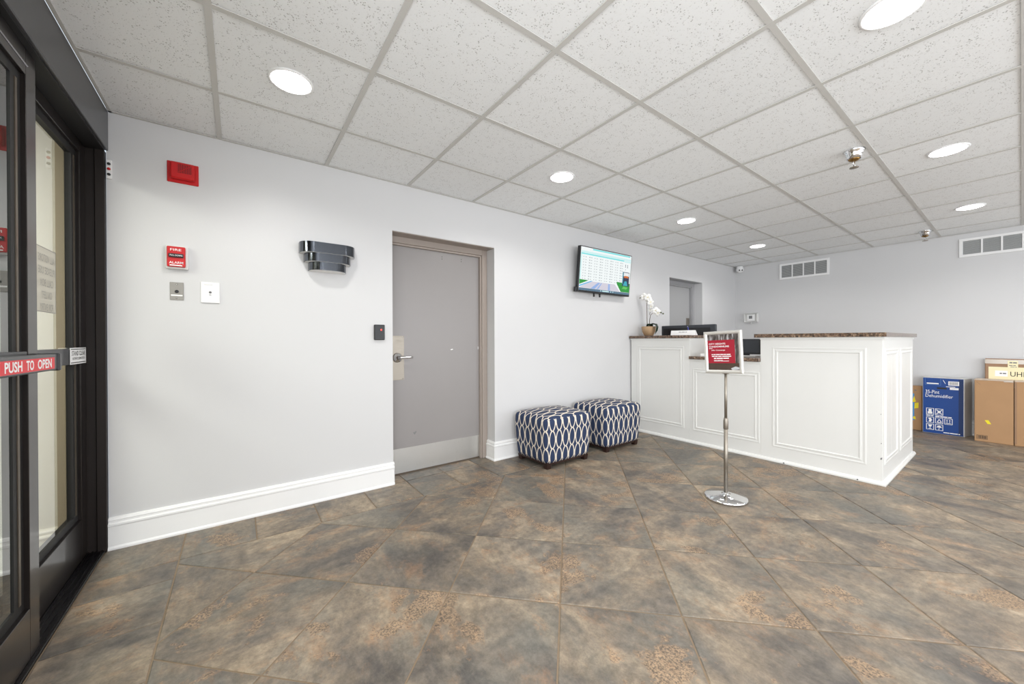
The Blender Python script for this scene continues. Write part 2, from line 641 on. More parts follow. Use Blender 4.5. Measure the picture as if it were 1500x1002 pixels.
def text_fit(string, fr, u0, u1, v0, v1, w=0.0006, bold=0.0):
    """lettering as flat faces fitted to a rectangle of the frame"""
    cu = bpy.data.curves.new('lettering', 'FONT')
    cu.body = string
    cu.resolution_u = 3
    cu.offset = bold
    ob = bpy.data.objects.new('lettering', cu)
    COL.objects.link(ob)
    bpy.context.view_layer.update()
    me = bpy.data.meshes.new_from_object(ob.evaluated_get(bpy.context.evaluated_depsgraph_get()))
    xs = [v.co.x for v in me.vertices]
    ys = [v.co.y for v in me.vertices]
    x0, x1, y0, y1 = min(xs), max(xs), min(ys), max(ys)
    vs = [(u0 + (v.co.x - x0) / (x1 - x0) * (u1 - u0), v0 + (v.co.y - y0) / (y1 - y0) * (v1 - v0), w) for v in me.vertices]
    fs = [tuple(p.vertices) for p in me.polygons]
    bpy.data.objects.remove(ob)
    bpy.data.curves.remove(cu)
    bpy.data.meshes.remove(me)
    mb = MB(fr)
    mb.add(vs, fs)
    return mb


def bars(fr, rows, w=0.0006):
    """rows of short strokes standing for lettering too small to read: (u0, u1, v0, v1, [word lengths])"""
    mb = MB(fr)
    for u0, u1, v0, v1, words in rows:
        tot = sum(words) + 0.6 * (len(words) - 1)
        k = (u1 - u0) / tot
        x = u0
        for wd in words:
            mb.quad(x, x + wd * k, v0, v1, w)
            x += (wd + 0.6) * k
    return mb


# ================================================================ THE ROOM
# ---- floor: diagonal slate-look tiles with a straight border, each tile its own piece
floor = MB().box(XL - 0.17, XR + 0.02, YF, D + 0.35, -0.06, -0.0040).build('floor', 'grout')
tag(floor, 'slate look tile floor laid diagonally with a straight border', 'floor', kind='structure')


def clip(poly, axis, val, keep_less):
    out = []
    n = len(poly)
    for i in range(n):
        a, b = poly[i], poly[(i + 1) % n]
        ia = (a[axis] <= val) if keep_less else (a[axis] >= val)
        ib = (b[axis] <= val) if keep_less else (b[axis] >= val)
        if ia:
            out.append(a)
        if ia != ib:
            t = (val - a[axis]) / (b[axis] - a[axis])
            out.append(tuple(a[k] + t * (b[k] - a[k]) for k in range(2)))
    return out


def area(p):
    return 0.5 * abs(sum(p[i][0] * p[(i + 1) % len(p)][1] - p[(i + 1) % len(p)][0] * p[i][1] for i in range(len(p))))


def inset(poly, d):
    # convex polygon, shrink towards the inside by d
    n = len(poly)
    s = sum(poly[i][0] * poly[(i + 1) % n][1] - poly[(i + 1) % n][0] * poly[i][1] for i in range(n))
    if s < 0:
        poly = poly[::-1]
    lines = []
    for i in range(n):
        a, b = Vector(poly[i]), Vector(poly[(i + 1) % n])
        e = (b - a)
        if e.length < 1e-6:
            continue
        e.normalize()
        nn = Vector((-e.y, e.x))
        lines.append((a + nn * d, e))
    out = []
    for i in range(len(lines)):
        p, e = lines[i - 1]
        q, g = lines[i]
        den = e.x * g.y - e.y * g.x
        if abs(den) < 1e-6:
            continue
        t = ((q.x - p.x) * g.y - (q.y - p.y) * g.x) / den
        out.append((p.x + e.x * t, p.y + e.y * t))
    return out


def floor_tile(poly):
    if len(poly) < 3 or area(poly) < 0.0015:
        return
    a = inset(poly, 0.0032)
    if len(a) < 3 or area(a) < 0.0008:
        return
    b = inset(a, 0.0030)
    n = len(a)
    if len(b) != n:
        b = a
    dz = random.uniform(-0.0005, 0.0005)
    mb = MB()
    vs = [(x, y, -0.006) for x, y in a] + [(x, y, -0.0024 + dz) for x, y in a] + [(x, y, dz) for x, y in b]
    fs = [tuple(range(2 * n, 3 * n))]
    for k in (0, 1):
        fs += [(k * n + i, k * n + (i + 1) % n, (k + 1) * n + (i + 1) % n, (k + 1) * n + i) for i in range(n)]
    mb.add(vs, fs)
    mb.build('floor_tile', 'slate', floor)


TA = 0.505
TU, TV = 0.4159, 1.9071
e1 = Vector((math.cos(-0.7854), math.sin(-0.7854)))
e2 = Vector((-e1.y, e1.x))
BX, BY = -0.257, 2.628
for p in range(-14, 16):
    for q in range(-14, 16):
        o = Vector((TU, TV)) + e1 * (p * TA) + e2 * (q * TA)
        poly = [tuple(o), tuple(o + e1 * TA), tuple(o + e1 * TA + e2 * TA), tuple(o + e2 * TA)]
        for ax, val, less in ((0, BX, False), (0, XR, True), (1, BY, True), (1, -2.2, False)):
            poly = clip(poly, ax, val, less)
            if len(poly) < 3:
                break
        if len(poly) >= 3:
            floor_tile(poly)
xs = [BX + 0.341 * k for k in range(0, 23)]
for k in range(22):
    floor_tile([(xs[k], BY), (min(xs[k + 1], XR), BY), (min(xs[k + 1], XR), D), (xs[k], D)])
for k in range(4):      # small pieces inside the door recess
    x0, x1 = max(1.0, xs[k + 3]), min(1.985, xs[k + 4])
    if x1 > x0:
        floor_tile([(x0, D), (x1, D), (x1, 3.16), (x0, 3.16)])
floor_tile([(-0.592, BY), (BX, BY), (BX, D), (-0.592, D)])
y = BY
for step in [0.19] + [0.341] * 9:
    floor_tile([(-0.592, y - step), (BX, y - step), (BX, y), (-0.592, y)])
    y -= step

# ---- ceiling: lay-in panels in a tee grid
ceil = MB().box(XL - 0.02, XR + 0.02, YF, D + 0.02, H + 0.09, H + 0.15).build('ceiling', 'tee')
tag(ceil, 'white suspended ceiling of square fissured panels', 'ceiling', kind='structure')
G = 0.6096
GX = [-0.0875 + G * k for k in range(12)]
GY = [2.4294 - G * k for k in range(10)]
ex = [XL] + GX + [XR]
ey = [D] + GY + [YF]
DROP = {}
for i in range(len(ex) - 1):
    for j in range(len(ey) - 1):
        x0, x1, y1, y0 = ex[i], ex[i + 1], ey[j], ey[j + 1]
        if x1 - x0 < 0.02 or y1 - y0 < 0.02:
            continue
        z = H + 0.004
        tl = [random.uniform(0, 0.0022) for _ in range(4)]
        c = [(x0 + 0.004, y0 + 0.004), (x1 - 0.004, y0 + 0.004), (x1 - 0.004, y1 - 0.004), (x0 + 0.004, y1 - 0.004)]
        mb = MB()
        mb.add([(c[k][0], c[k][1], z + tl[k]) for k in range(4)] + [(c[k][0], c[k][1], z + 0.016 + tl[k]) for k in range(4)],
               [(0, 1, 2, 3), (7, 6, 5, 4), (0, 4, 5, 1), (1, 5, 6, 2), (2, 6, 7, 3), (3, 7, 4, 0)])
        mb.build('ceiling_panel', 'ceil', ceil)
TW = 0.012
for x in GX:      # main runners, across the room
    MB().box(x - TW, x + TW, YF, D, H - 0.0005, H + 0.0035).box(x - 0.0015, x + 0.0015, YF, D, H + 0.0035, H + 0.035).build('ceiling_tee', 'tee', ceil)
for yy in GY:     # cross tees between the runners
    for i in range(len(ex) - 1):
        x0, x1 = ex[i] + (TW if i else 0), ex[i + 1] - (TW if i < len(ex) - 2 else 0)
        MB().box(x0, x1, yy - TW, yy + TW, H, H + 0.0035).build('ceiling_tee', 'tee', ceil)
MB().box(XL, XR, D - 0.02, D, H - 0.001, H + 0.003).box(XL, XR, D - 0.002, D, H + 0.003, H + 0.03).build('wall_angle', 'tee', ceil)
MB().box(XR - 0.02, XR, YF, D, H - 0.001, H + 0.003).build('wall_angle', 'tee', ceil)
MB().box(XL, XL + 0.014, YF, D, H - 0.001, H + 0.003).build('wall_angle', 'tee', ceil)

# ---- long grey wall with two door openings
T = 0.30
O1 = (1.003, 1.985, 2.040)
O2 = (5.000, 5.930, 2.055)
mb = MB()
mb.box(-0.583, O1[0], D, D + T, 0, H + 0.1)
mb.box(O1[0], O1[1], D, D + T, O1[2], H + 0.1)
mb.box(O1[1], O2[0], D, D + T, 0, H + 0.1)
mb.box(O2[0], O2[1], D, D + T, O2[2], H + 0.1)
mb.box(O2[1], XR, D, D + T, 0, H + 0.1)
tag(mb.build('wall_back', 'wall'), 'long pale grey wall with two recessed grey doors', 'wall', kind='structure')
tag(MB().box(XR, XR + 0.15, YF, D + T, 0, H + 0.1).build('wall_right', 'wall'), 'far pale grey wall carrying the two air vents', 'wall', kind='structure')
mb = MB()
mb.box(XL - 0.15, XL, 0.45, 0.86, 0, H + 0.1).box(XL - 0.15, XL, YF, -3.45, 0, H + 0.1)
mb.box(XL - 0.15, XL, -3.45, 0.45, 2.2, H + 0.1).box(XL - 0.15, XL, -3.45, 0.45, 0, 0.22)
tag(mb.build('wall_left', 'wall'), 'grey entrance wall beside the sliding door', 'wall', kind='structure')
# unseen wall behind the camera; its window is added to light the room
mb = MB()
mb.box(XL - 0.15, -0.05, YF - 0.1, YF, 0, H + 0.1).box(6.55, XR + 0.15, YF - 0.1, YF, 0, H + 0.1)
mb.box(-0.05, 6.55, YF - 0.1, YF, 2.2, H + 0.1).box(-0.05, 6.55, YF - 0.1, YF, 0, 0.22)
tag(mb.build('wall_front', 'wall'), 'grey wall behind the camera holding an added storefront window', 'wall', kind='structure')
win = thing('added_window_1', (-0.05, YF, 0.22), 'added, unseen storefront window behind the camera, to light the room', 'window', kind='structure')
for k in range(6):
    xk = -0.05 + 6.6 * k / 5
    MB().box(xk - 0.03, xk + 0.03, YF - 0.09, YF - 0.01, 0.22, 2.2).build('mullion', 'winframe', win)
for z in (0.22, 2.14):
    MB().box(-0.05, 6.55, YF - 0.08, YF - 0.02, z, z + 0.06).build('rail', 'winframe', win)

win2 = thing('added_window_2', (XL, -1.5, 0.22), 'added, unseen storefront glazing beside the entrance, to light the room', 'window', kind='structure')  # added, unseen glazing so light reaches the desk front
for k in range(4):
    yk = -3.45 + 3.9 * k / 3
    MB().box(XL - 0.1, XL - 0.03, yk - 0.03, yk + 0.03, 0.22, 2.2).build('mullion', 'winframe', win2)
for z in (0.22, 2.14):
    MB().box(XL - 0.09, XL - 0.04, -3.45, 0.45, z, z + 0.06).build('rail', 'winframe', win2)

# ---- baseboards
BBP = [(0.0, 0.0), (0.026, 0.0), (0.026, 0.010), (0.019, 0.020), (0.018, 0.128), (0.022, 0.132), (0.022, 0.142), (0.013, 0.147),
       (0.013, 0.158), (0.016, 0.162), (0.010, 0.174), (0.0, 0.177)]


def base_x(name, x0, x1, yw, sgn, label, mitre0=0.0, mitre1=0.0):
    mb = MB()
    n = len(BBP)
    vs = [(x0 - mitre0 * d, yw - sgn * d, z) for d, z in BBP] + [(x1 + mitre1 * d, yw - sgn * d, z) for d, z in BBP]
    mb.add(vs, [tuple(range(n)), tuple(range(n, 2 * n))[::-1]] + [(i, (i + 1) % n, (i + 1) % n + n, i + n) for i in range(n)])
    return mb


bb1 = base_x('', -0.583, O1[0], D, 1, '', 0, 0).add([(O1[0], D - d, z) for d, z in BBP] + [(O1[0] + 0.006, D - d * 0.8, z) for d, z in BBP],
      [(i, (i + 1) % 12, (i + 1) % 12 + 12, i + 12) for i in range(12)] + [tuple(range(12, 24))])
tag(bb1.build('baseboard_left', 'trim'), 'tall white moulded baseboard between entrance and grey door', 'baseboard', kind='structure')
mb = base_x('', O1[1], 4.08, D, 1, '', 1, 0)
# return into the door recess
n = len(BBP)
mb.add([(O1[1] - d, D - d, z) for d, z in BBP] + [(O1[1] - d, D + 0.125, z) for d, z in BBP],
       [tuple(range(n)), tuple(range(n, 2 * n))[::-1]] + [(i, (i + 1) % n, (i + 1) % n + n, i + n) for i in range(n)])
tag(mb.build('baseboard_back', 'trim'), 'white moulded baseboard behind the patterned ottomans', 'baseboard', kind='structure')
mb = MB()
mb.add([(XR - d, YF, z) for d, z in BBP] + [(XR - d, D, z) for d, z in BBP],
       [tuple(range(n)), tuple(range(n, 2 * n))[::-1]] + [(i, (i + 1) % n, (i + 1) % n + n, i + n) for i in range(n)])
tag(mb.build('baseboard_right', 'trim'), 'white baseboard along the far wall behind the cartons', 'baseboard', kind='structure')


# ---- recessed grey doors
def metal_door(name, op, label, frm, kick):
    x0, x1, ztop = op
    t = thing(name, ((x0 + x1) / 2, D + 0.17, 0), label, 'door', kind='structure')
    yf = D + 0.128
    yl = D + 0.182
    fw = 0.058
    # stepped hollow metal frame
    mb = MB()
    fl = 0.028
    for a, b in ((x0, x0 + fl), (x1 - fw, x1)):
        mb.box(a, b, yf, yf + 0.16, 0, ztop, 0.003)
    mb.box(x0 + fl, x1 - fw, yf, yf + 0.16, ztop - fw, ztop, 0.003)
    mb.build('door_frame', frm, t)
    st = MB()
    s = 0.016
    st.box(x0 + fl, x0 + fl + s * 0.5, yf + 0.012, yf + 0.045, 0, ztop - fw, 0.002)
    st.box(x1 - fw - s, x1 - fw, yf + 0.012, yf + 0.045, 0, ztop - fw, 0.002)
    st.box(x0 + fl + s * 0.5, x1 - fw - s, yf + 0.012, yf + 0.045, ztop - fw - s, ztop - fw, 0.002)
    st.build('door_stop', frm, t)
    # casing of the head soffit between wall face and frame
    MB().box(x0 + 0.002, x1 - 0.002, D + 0.004, yf, ztop - 0.006, ztop - 0.001).build('head_lining', frm, t)
    lf = MB().box(x0 + fl + 0.003, x1 - fw - 0.003, yl - 0.012, yl + 0.032, 0.012, ztop - fw - 0.004, 0.002).build('door_leaf', 'door' if kick else 'door_pale', t)
    return t, lf, yl - 0.012


d1, leaf1, yl = metal_door('door_1', O1, 'grey metal door with steel kick plate and lever, set into the long wall', 'frame', True)
fr = Frame((0, yl, 0), (1, 0, 0), (0, 0, 1))
MB(fr).box(1.042, 1.920, 0.014, 0.224, 0, 0.0015).build('kick_plate', 'kick', d1)
lp = MB(fr).box(1.040, 1.158, 0.815, 1.195, 0, 0.002, 0.0006).build('lock_plate', 'steel', d1)
mb = MB(fr)
for (u, v) in ((1.052, 1.183), (1.146, 1.183), (1.052, 0.827), (1.146, 0.827)):
    mb.lathe([(0.004, 0.002), (0.004, 0.0035)], (u, v, 0), 8)
mb.build('screw', 'chrome', lp)
lv = MB(fr)
lv.lathe([(0.041, 0.002), (0.041, 0.010), (0.034, 0.018), (0.018, 0.022), (0.014, 0.03), (0.013, 0.058), (0.015, 0.062)], (1.098, 1.008, 0), 24)
lv.build('lever_rose', 'chrome', d1)
lv = MB(fr)
lv.tube([(1.094, 1.008, 0.055), (1.115, 1.010, 0.062), (1.15, 1.011, 0.062), (1.185, 1.010, 0.061), (1.212, 1.009, 0.060)], [0.012, 0.013, 0.011, 0.010, 0.0095], 10)
lv.build('lever_handle', 'chrome', d1)
mb = MB(fr)
for u, v in ((1.52, 1.925), (1.52, 1.905), (1.72, 1.925), (1.72, 1.905)):
    mb.lathe([(0.004, 0.0004), (0.004, 0.0008)], (u, v, 0), 8)
mb.build('bolt_hole', 'black', d1)
mb = MB(fr)
mb.poly([(1.60, 1.070), (1.625, 1.076), (1.632, 1.070), (1.61, 1.064)], 0.0004)
mb.poly([(1.90, 1.09), (1.906, 1.095), (1.906, 1.07), (1.901, 1.065)], 0.0004)
mb.build('paint_chip', 'whiteprint', d1)
mb = MB(fr)
mb.poly([(1.236, 0.345), (1.252, 0.352), (1.250, 0.338), (1.262, 0.36), (1.268, 0.345), (1.25, 0.325)], 0.0004)
mb.build('scuff_mark', 'greyprint', d1)

d2, leaf2, yl2 = metal_door('door_2', O2, 'grey metal door in a recess behind the reception desk', 'frame_grey', False)
fr2 = Frame((0, yl2, 0), (1, 0, 0), (0, 0, 1))
MB(fr2).lathe([(0.03, 0.0), (0.03, 0.01), (0.02, 0.018), (0.012, 0.03), (0.012, 0.05)], (5.80, 1.33, 0), 16).tube(
    [(5.80, 1.33, 0.05), (5.76, 1.33, 0.055), (5.71, 1.33, 0.052)], 0.009, 8).build('lever_handle', 'chrome', d2)
MB(fr2).box(5.755, 5.85, 1.22, 1.50, 0, 0.002).build('lock_plate', 'steel', d2)

# ---- automatic sliding entrance
sd = thing('door_3', (XL - 0.06, 1.9, 0), 'dark bronze framed automatic sliding glass entrance door', 'door', kind='structure')
MB().box(XL - 0.19, XL, 0.86, D - 0.006, 2.205, H - 0.002, 0.003).build('header_box', 'bronze_sheen', sd)
MB().box(XL - 0.155, XL - 0.012, 0.86, D - 0.02, 2.197, 2.2055).build('header_soffit', 'blackgap', sd)
MB().box(-0.622, -0.585, 2.962, D + 0.01, 0, 2.2, 0.002).build('jamb', 'jamb', sd)
MB().box(-0.72, -0.624, 2.976, D + 0.01, 0, 2.2, 0.002).build('jamb', 'jamb', sd)
MB().box(-0.62, -0.575, 0.86, 0.93, 0, 2.2, 0.002).build('jamb', 'bronze', sd)
thr = MB().box(-0.73, -0.592, 0.86, D - 0.002, -0.002, 0.010, 0.002).build('threshold', 'track', sd)
for xg in (-0.705, -0.69, -0.655, -0.64, -0.62, -0.602):
    MB().box(xg - 0.002, xg + 0.002, 0.9, 2.975, 0.010, 0.016).build('threshold_rib', 'track', thr)


def leaf(name, y0, y1, xf, zg0, zg1, label, strip_side, bead, stile):
    xb = xf - 0.042
    zt = 2.196
    fr = MB()
    root = None
    # stiles and rails of the leaf
    fr.box(xb, xf, y1 - stile, y1, 0.016, zt, 0.0015)
    fr.box(xb, xf, y0, y0 + stile, 0.016, zt, 0.0015)
    fr.box(xb, xf, y0 + stile, y1 - stile, 0.016, zg0 - 0.035, 0.0015)
    fr.box(xb, xf, y0 + stile, y1 - stile, zg1 + 0.035, zt, 0.0015)
    L_ = fr.build(name, 'bronze', sd)
    L_['label'] = label
    # recessed glazing beads with the glass stop's highlight drawn as a metal strip
    g = MB()
    xi = xf - 0.014
    g.box(xb + 0.004, xi, y1 - stile - bead, y1 - stile, zg0, zg1)
    g.box(xb + 0.004, xi, y0 + stile, y0 + stile + bead, zg0, zg1)
    g.box(xb + 0.004, xi, y0 + stile, y1 - stile, zg0 - 0.035, zg0)
    g.box(xb + 0.004, xi, y0 + stile, y1 - stile, zg1, zg1 + 0.035)
    g.build('glazing_bead', 'blackgap', L_)
    yb = y1 - stile - bead * 0.52
    MB().box(xi, xi + 0.003, yb - 0.007, yb + 0.007, zg0, zg1).build('bead_highlight', 'stripmetal', L_)
    MB().box(xi - 0.010, xi - 0.004, y0 + stile + bead * 0.9, y1 - stile - bead * 0.9, zg0 - 0.001, zg1 + 0.001).build('glass_pane', 'glass', L_)
    MB().box(xb + 0.002, xf - 0.002, y0 + stile, y1 - stile, 1.04, 1.118, 0.0015).build('cross_rail', 'bronze_sheen', L_)
    return L_


lf_rear = leaf('door_leaf', 1.62, 2.974, -0.660, 0.262, 2.105, 'rear glass leaf with a mirrored notice on the pane', 1, 0.063, 0.080)
lf_front = leaf('door_leaf', 0.98, 2.176, -0.605, 0.232, 2.070, 'front sliding glass leaf with the red push bar', 1, 0.072, 0.078)
# red push bar on the front leaf
bar = MB().box(-0.605, -0.552, 1.05, 2.172, 1.046, 1.106, 0.004).build('push_bar', 'bronze_sheen', lf_front)
MB().box(-0.605, -0.546, 2.160, 2.180, 1.043, 1.109, 0.004).build('end_cap', 'bronze_sheen', bar)
frl = Frame((-0.552, 0, 0), (0, 1, 0), (0, 0, 1))
MB(frl).box(1.25, 2.128, 1.053, 1.095, 0, 0.001).build('push_label', 'redprint', bar)
for wd, a, b in (('PUSH', 1.757, 1.869), ('TO', 1.897, 1.953), ('OPEN', 1.982, 2.100), ('EMERGENCY', 1.46, 1.732), ('IN', 1.39, 1.432)):
    text_fit(wd, frl, a, b, 1.058, 1.091, 0.0014, 0.028).build('push_lettering', 'whiteprint', bar)
MB().tube([(-0.6035, 1.0, 2.137), (-0.6035, 2.10, 2.137)], 0.0045, 6).build('guide_rod', 'chrome', lf_front)
# STAND CLEAR decal on the rear leaf
frd = Frame((-0.6595, 0, 0), (0, 1, 0), (0, 0, 1))
dec = MB(frd).box(2.735, 2.968, 1.040, 1.122, 0, 0.001).build('stand_clear_decal', 'whiteprint', lf_rear)
text_fit('STAND CLEAR', frd, 2.755, 2.95, 1.083, 1.106, 0.0014, 0.01).build('decal_lettering', 'inkprint', dec)
text_fit('AUTOMATIC SLIDING DOOR', frd, 2.765, 2.942, 1.062, 1.075, 0.0014).build('decal_lettering', 'inkprint', dec)
MB(frd).quad(2.742, 2.961, 1.113, 1.117, 0.0014).quad(2.742, 2.961, 1.046, 1.050, 0.0014).build('decal_border', 'inkprint', dec)
# call box notice read from outside, so mirrored from here
frn = Frame((-0.6775, 0, 0), (0, -1, 0), (0, 0, 1), (1, 0, 0))
nt_ = MB(frn).box(-2.634, -2.425, 1.280, 1.562, 0, 0.001).build('call_box_notice', mat('notice_back', rgb(206, 202, 188), 0.6), lf_rear)
for k, s_ in enumerate(('ALL VISITORS', 'PLEASE USE', 'CALL BOX', 'ON LEFT', 'FOR ENTRY')):
    hw = 0.085 if k < 2 else (0.07 if k in (2, 4) else 0.055)
    v = 1.515 - 0.053 * k
    text_fit(s_, frn, -2.530 - hw, -2.530 + hw, v - 0.016, v + 0.016, 0.0016).build('notice_lettering', mat('notice_ink%d' % k, rgb(172, 170, 162), 0.6), nt_)
mb = MB(frn)
for a, b, c, d in ((-2.632, -2.427, 1.558, 1.560), (-2.632, -2.427, 1.282, 1.284), (-2.632, -2.629, 1.282, 1.560), (-2.430, -2.427, 1.282, 1.560)):
    mb.quad(a, b, c, d, 0.0014)
mb.build('notice_border', 'greyprint', nt_)

# ---- vestibule beyond the glass
tag(MB().box(-3.0, -0.770, D + 0.02, D + 0.12, 0, H + 0.1).build('wall_vestibule', 'cream'), 'cream vestibule wall seen through the glass door', 'wall', kind='structure')
tag(MB().box(-0.770, -0.722, D + 0.005, D + 0.12, 0, H + 0.1).build('trim_1', 'beige'), 'beige painted return beside the sliding door', 'trim', kind='structure')
mb = MB()
mb.add([(-3.0, D + 0.02 - d, z) for d, z in BBP] + [(-0.724, D + 0.02 - d, z) for d, z in BBP],
       [tuple(range(n)), tuple(range(n, 2 * n))[::-1]] + [(i, (i + 1) % n, (i + 1) % n + n, i + n) for i in range(n)])
tag(mb.build('baseboard_vestibule', mat('vestibule_base', rgb(232, 228, 214), 0.4)), 'cream baseboard in the vestibule', 'baseboard', kind='structure')
tag(MB().box(-3.1, -3.0, 0.2, D + 0.12, 0, H + 0.1).build('wall_vestibule_end', 'cream'), 'cream end wall of the vestibule', 'wall', kind='structure')
tag(MB().box(-3.1, XL - 0.15, 0.2, 0.3, 0, H + 0.1).build('wall_vestibule_side', 'cream'), 'cream side wall of the vestibule', 'wall', kind='structure')
tag(MB().box(-3.1, XL - 0.19, 0.2, D + 0.12, H, H + 0.1).build('ceiling_vestibule', 'white'), 'white vestibule ceiling', 'ceiling', kind='structure')
tag(MB().box(-3.1, XL - 0.17, 0.2, D + 0.12, -0.06, -0.001).build('floor_vestibule', 'slate'), 'slate look vestibule floor', 'floor', kind='structure')


# ================================================================ CEILING FITTINGS
def make_downlight(loc, label):
    t = thing('recessed_light', loc, label, 'ceiling light', 'round recessed downlights in the ceiling')
    x, yv, z = loc
    R = 0.098
    MB().lathe([(R - 0.014, 0.0), (R, 0.0), (R, -0.004), (R - 0.006, -0.008), (R - 0.014, -0.006)], loc, 40, ring=True).build('trim_ring', 'white', t)
    MB().lathe([(0.002, -0.016), (R * 0.4, -0.0148), (R * 0.65, -0.0118), (R - 0.0145, -0.0060), (R - 0.0145, -0.001), (0.002, -0.001)], loc, 40).build('lens', 'lens', t)
    ld = bpy.data.lights.new('downlight_lamp', 'SPOT')
    ld.energy = LAMP_W
    ld.spot_size = math.radians(158)
    ld.spot_blend = 0.55
    ld.shadow_soft_size = 0.075
    ld.color = (1.0, 0.975, 0.94)
    lo = bpy.data.objects.new('downlight_lamp', ld)
    COL.objects.link(lo)
    lo.parent = t
    lo.location = (0, 0, -0.024)
    return t


LX = [0.217, 2.046, 3.875, 5.704]
ZL = H + 0.0045
first = make_downlight((LX[0], 2.125, ZL), 'round recessed ceiling light above the black sconce')
names = {
    (1, 2.125): 'round recessed ceiling light above the gap between grey door and television',
    (2, 2.125): 'round recessed ceiling light above and right of the television',
    (3, 2.125): 'round recessed ceiling light nearest the small corner camera',
    (0, 0.296): 'round recessed ceiling light overhead by the entrance, outside the frame',
    (1, 0.296): 'largest round recessed ceiling light, at the top right with a visible trim ring',
    (2, 0.296): 'round recessed ceiling light just right of the nearer sprinkler head',
    (3, 0.296): 'round recessed ceiling light in front of the right-hand vent',
}
for yy in (2.125, 0.296, -1.533):
    for k in range(4):
        if k == 0 and yy == 2.125:
            continue
        c = copy_tree(first)
        c.location = (LX[k], yy, ZL)
        c['label'] = names.get((k, yy), 'round recessed ceiling light behind the camera, %s from the entrance' % ('first', 'second', 'third', 'fourth')[k])
# added, unseen panel that brightens the vestibule behind the glass
vl = thing('fill_panel', (-1.85, 1.75, H), 'added, unseen square light panel brightening the vestibule', 'ceiling light')
MB().box(-2.32, -1.38, 1.28, 2.22, H - 0.010, H).build('fill_panel_frame', 'white', vl)
MB().box(-2.29, -1.41, 1.31, 2.19, H - 0.013, H - 0.010).build('fill_panel_diffuser', mat('fill_panel_glow', (1, 0.97, 0.9, 1), 0.5, emit=1.0), vl)
vd = bpy.data.lights.new('fill_panel_lamp', 'AREA')
vd.shape = 'SQUARE'
vd.size = 0.86
vd.energy = 62.0
vd.color = (1.0, 0.96, 0.88)
vo_ = bpy.data.objects.new('fill_panel_lamp', vd)
COL.objects.link(vo_)
vo_.parent = vl
vo_.location = (0, 0, -0.016)


def make_sprinkler(loc, label):
    t = thing('sprinkler_head', loc, label, 'sprinkler', 'chrome ceiling sprinklers')
    MB().lathe([(0.055, 0.0), (0.057, -0.004), (0.050, -0.010), (0.043, -0.034), (0.037, -0.058), (0.034, -0.058), (0.038, -0.034), (0.045, -0.004)], loc, 30, ring=True).build('escutcheon', 'chrome', t)
    MB().lathe([(0.030, -0.030), (0.032, -0.052), (0.028, -0.064), (0.016, -0.070), (0.010, -0.072)], loc, 20).build('sprinkler_body', 'brass', t)
    x, yv, z = loc
    for s_ in (-1, 1):
        MB().tube([(x + s_ * 0.013, yv, z - 0.066), (x + s_ * 0.018, yv, z - 0.085), (x + s_ * 0.004, yv, z - 0.110)], 0.0032, 6).build('frame_arm', 'chrome', t)
    MB().tube([(x, yv, z - 0.068), (x, yv, z - 0.112)], 0.003, 6).build('bulb', 'steel', t)
    MB().lathe([(0.004, -0.108), (0.024, -0.112), (0.025, -0.1155), (0.004, -0.117)], loc, 18).build('deflector', 'steel', t)
    return t


sp = make_sprinkler((3.369, 0.672, H + 0.004), 'chrome sprinkler head on the ceiling, nearer and larger of the two')
s2 = copy_tree(sp)
s2.location = (6.55, 0.675, H + 0.004)
s2['label'] = 'chrome sprinkler head on the ceiling close to the far wall'


# ================================================================ THINGS ON THE LONG WALL
# alarm horn
f = on_back(-0.262, 2.163)
t = thing('fire_alarm_horn', (-0.262, D, 2.10), 'square red fire alarm horn high on the wall by the entrance', 'alarm')
MB(f).box(-0.072, 0.072, -0.062, 0.062, 0, 0.008, 0.003).build('back_plate', 'red', t)
MB(f).box(-0.055, 0.055, -0.045, 0.052, 0.008, 0.042, 0.006).build('horn_body', 'red', t)
gr = MB(f).box(-0.022, 0.042, -0.012, 0.040, 0.042, 0.0430).build('grille', 'darkred', t)
for k in range(9):
    u = -0.0205 + 0.0076 * k
    MB(f).box(u, u + 0.0034, -0.012, 0.040, 0.0428, 0.045).build('grille_slat', 'red', gr)
MB(f).add([(-0.022, -0.012, 0.0452), (-0.018, -0.012, 0.0452), (0.042, 0.036, 0.0452), (0.042, 0.040, 0.0452)], [(0, 1, 2, 3)]).build('grille_brace', 'red', gr)

# pull station
f = on_back(-0.291, 1.653)
t = thing('fire_pull_station', (-0.291, D, 1.58), 'red fire alarm pull station in a clear housing above a steel plate', 'alarm')
MB(f).box(-0.052, 0.052, -0.071, 0.068, 0, 0.024, 0.004).build('clear_housing', 'clear', t)
b_ = MB(f).box(-0.042, 0.040, -0.060, 0.059, 0.024, 0.044, 0.003).build('station_body', 'red', t)
MB(f).box(-0.034, 0.032, -0.006, 0.016, 0.044, 0.054, 0.002).build('pull_handle', 'black', t)
for s_, a, b, c, d, w, mt in (('FIRE', -0.027, 0.022, 0.033, 0.046, 0.0446, 'whiteprint'), ('PULL DOWN', -0.028, 0.027, 0.001, 0.010, 0.0546, 'whiteprint'),
                              ('ALARM', -0.032, 0.030, -0.043, -0.029, 0.0446, 'whiteprint')):
    text_fit(s_, f, a, b, c, d, w, 0.003).build('station_lettering', mt, t)
MB(f).quad(-0.030, 0.026, -0.055, -0.049, 0.0446).build('print_bar', 'whiteprint', t)

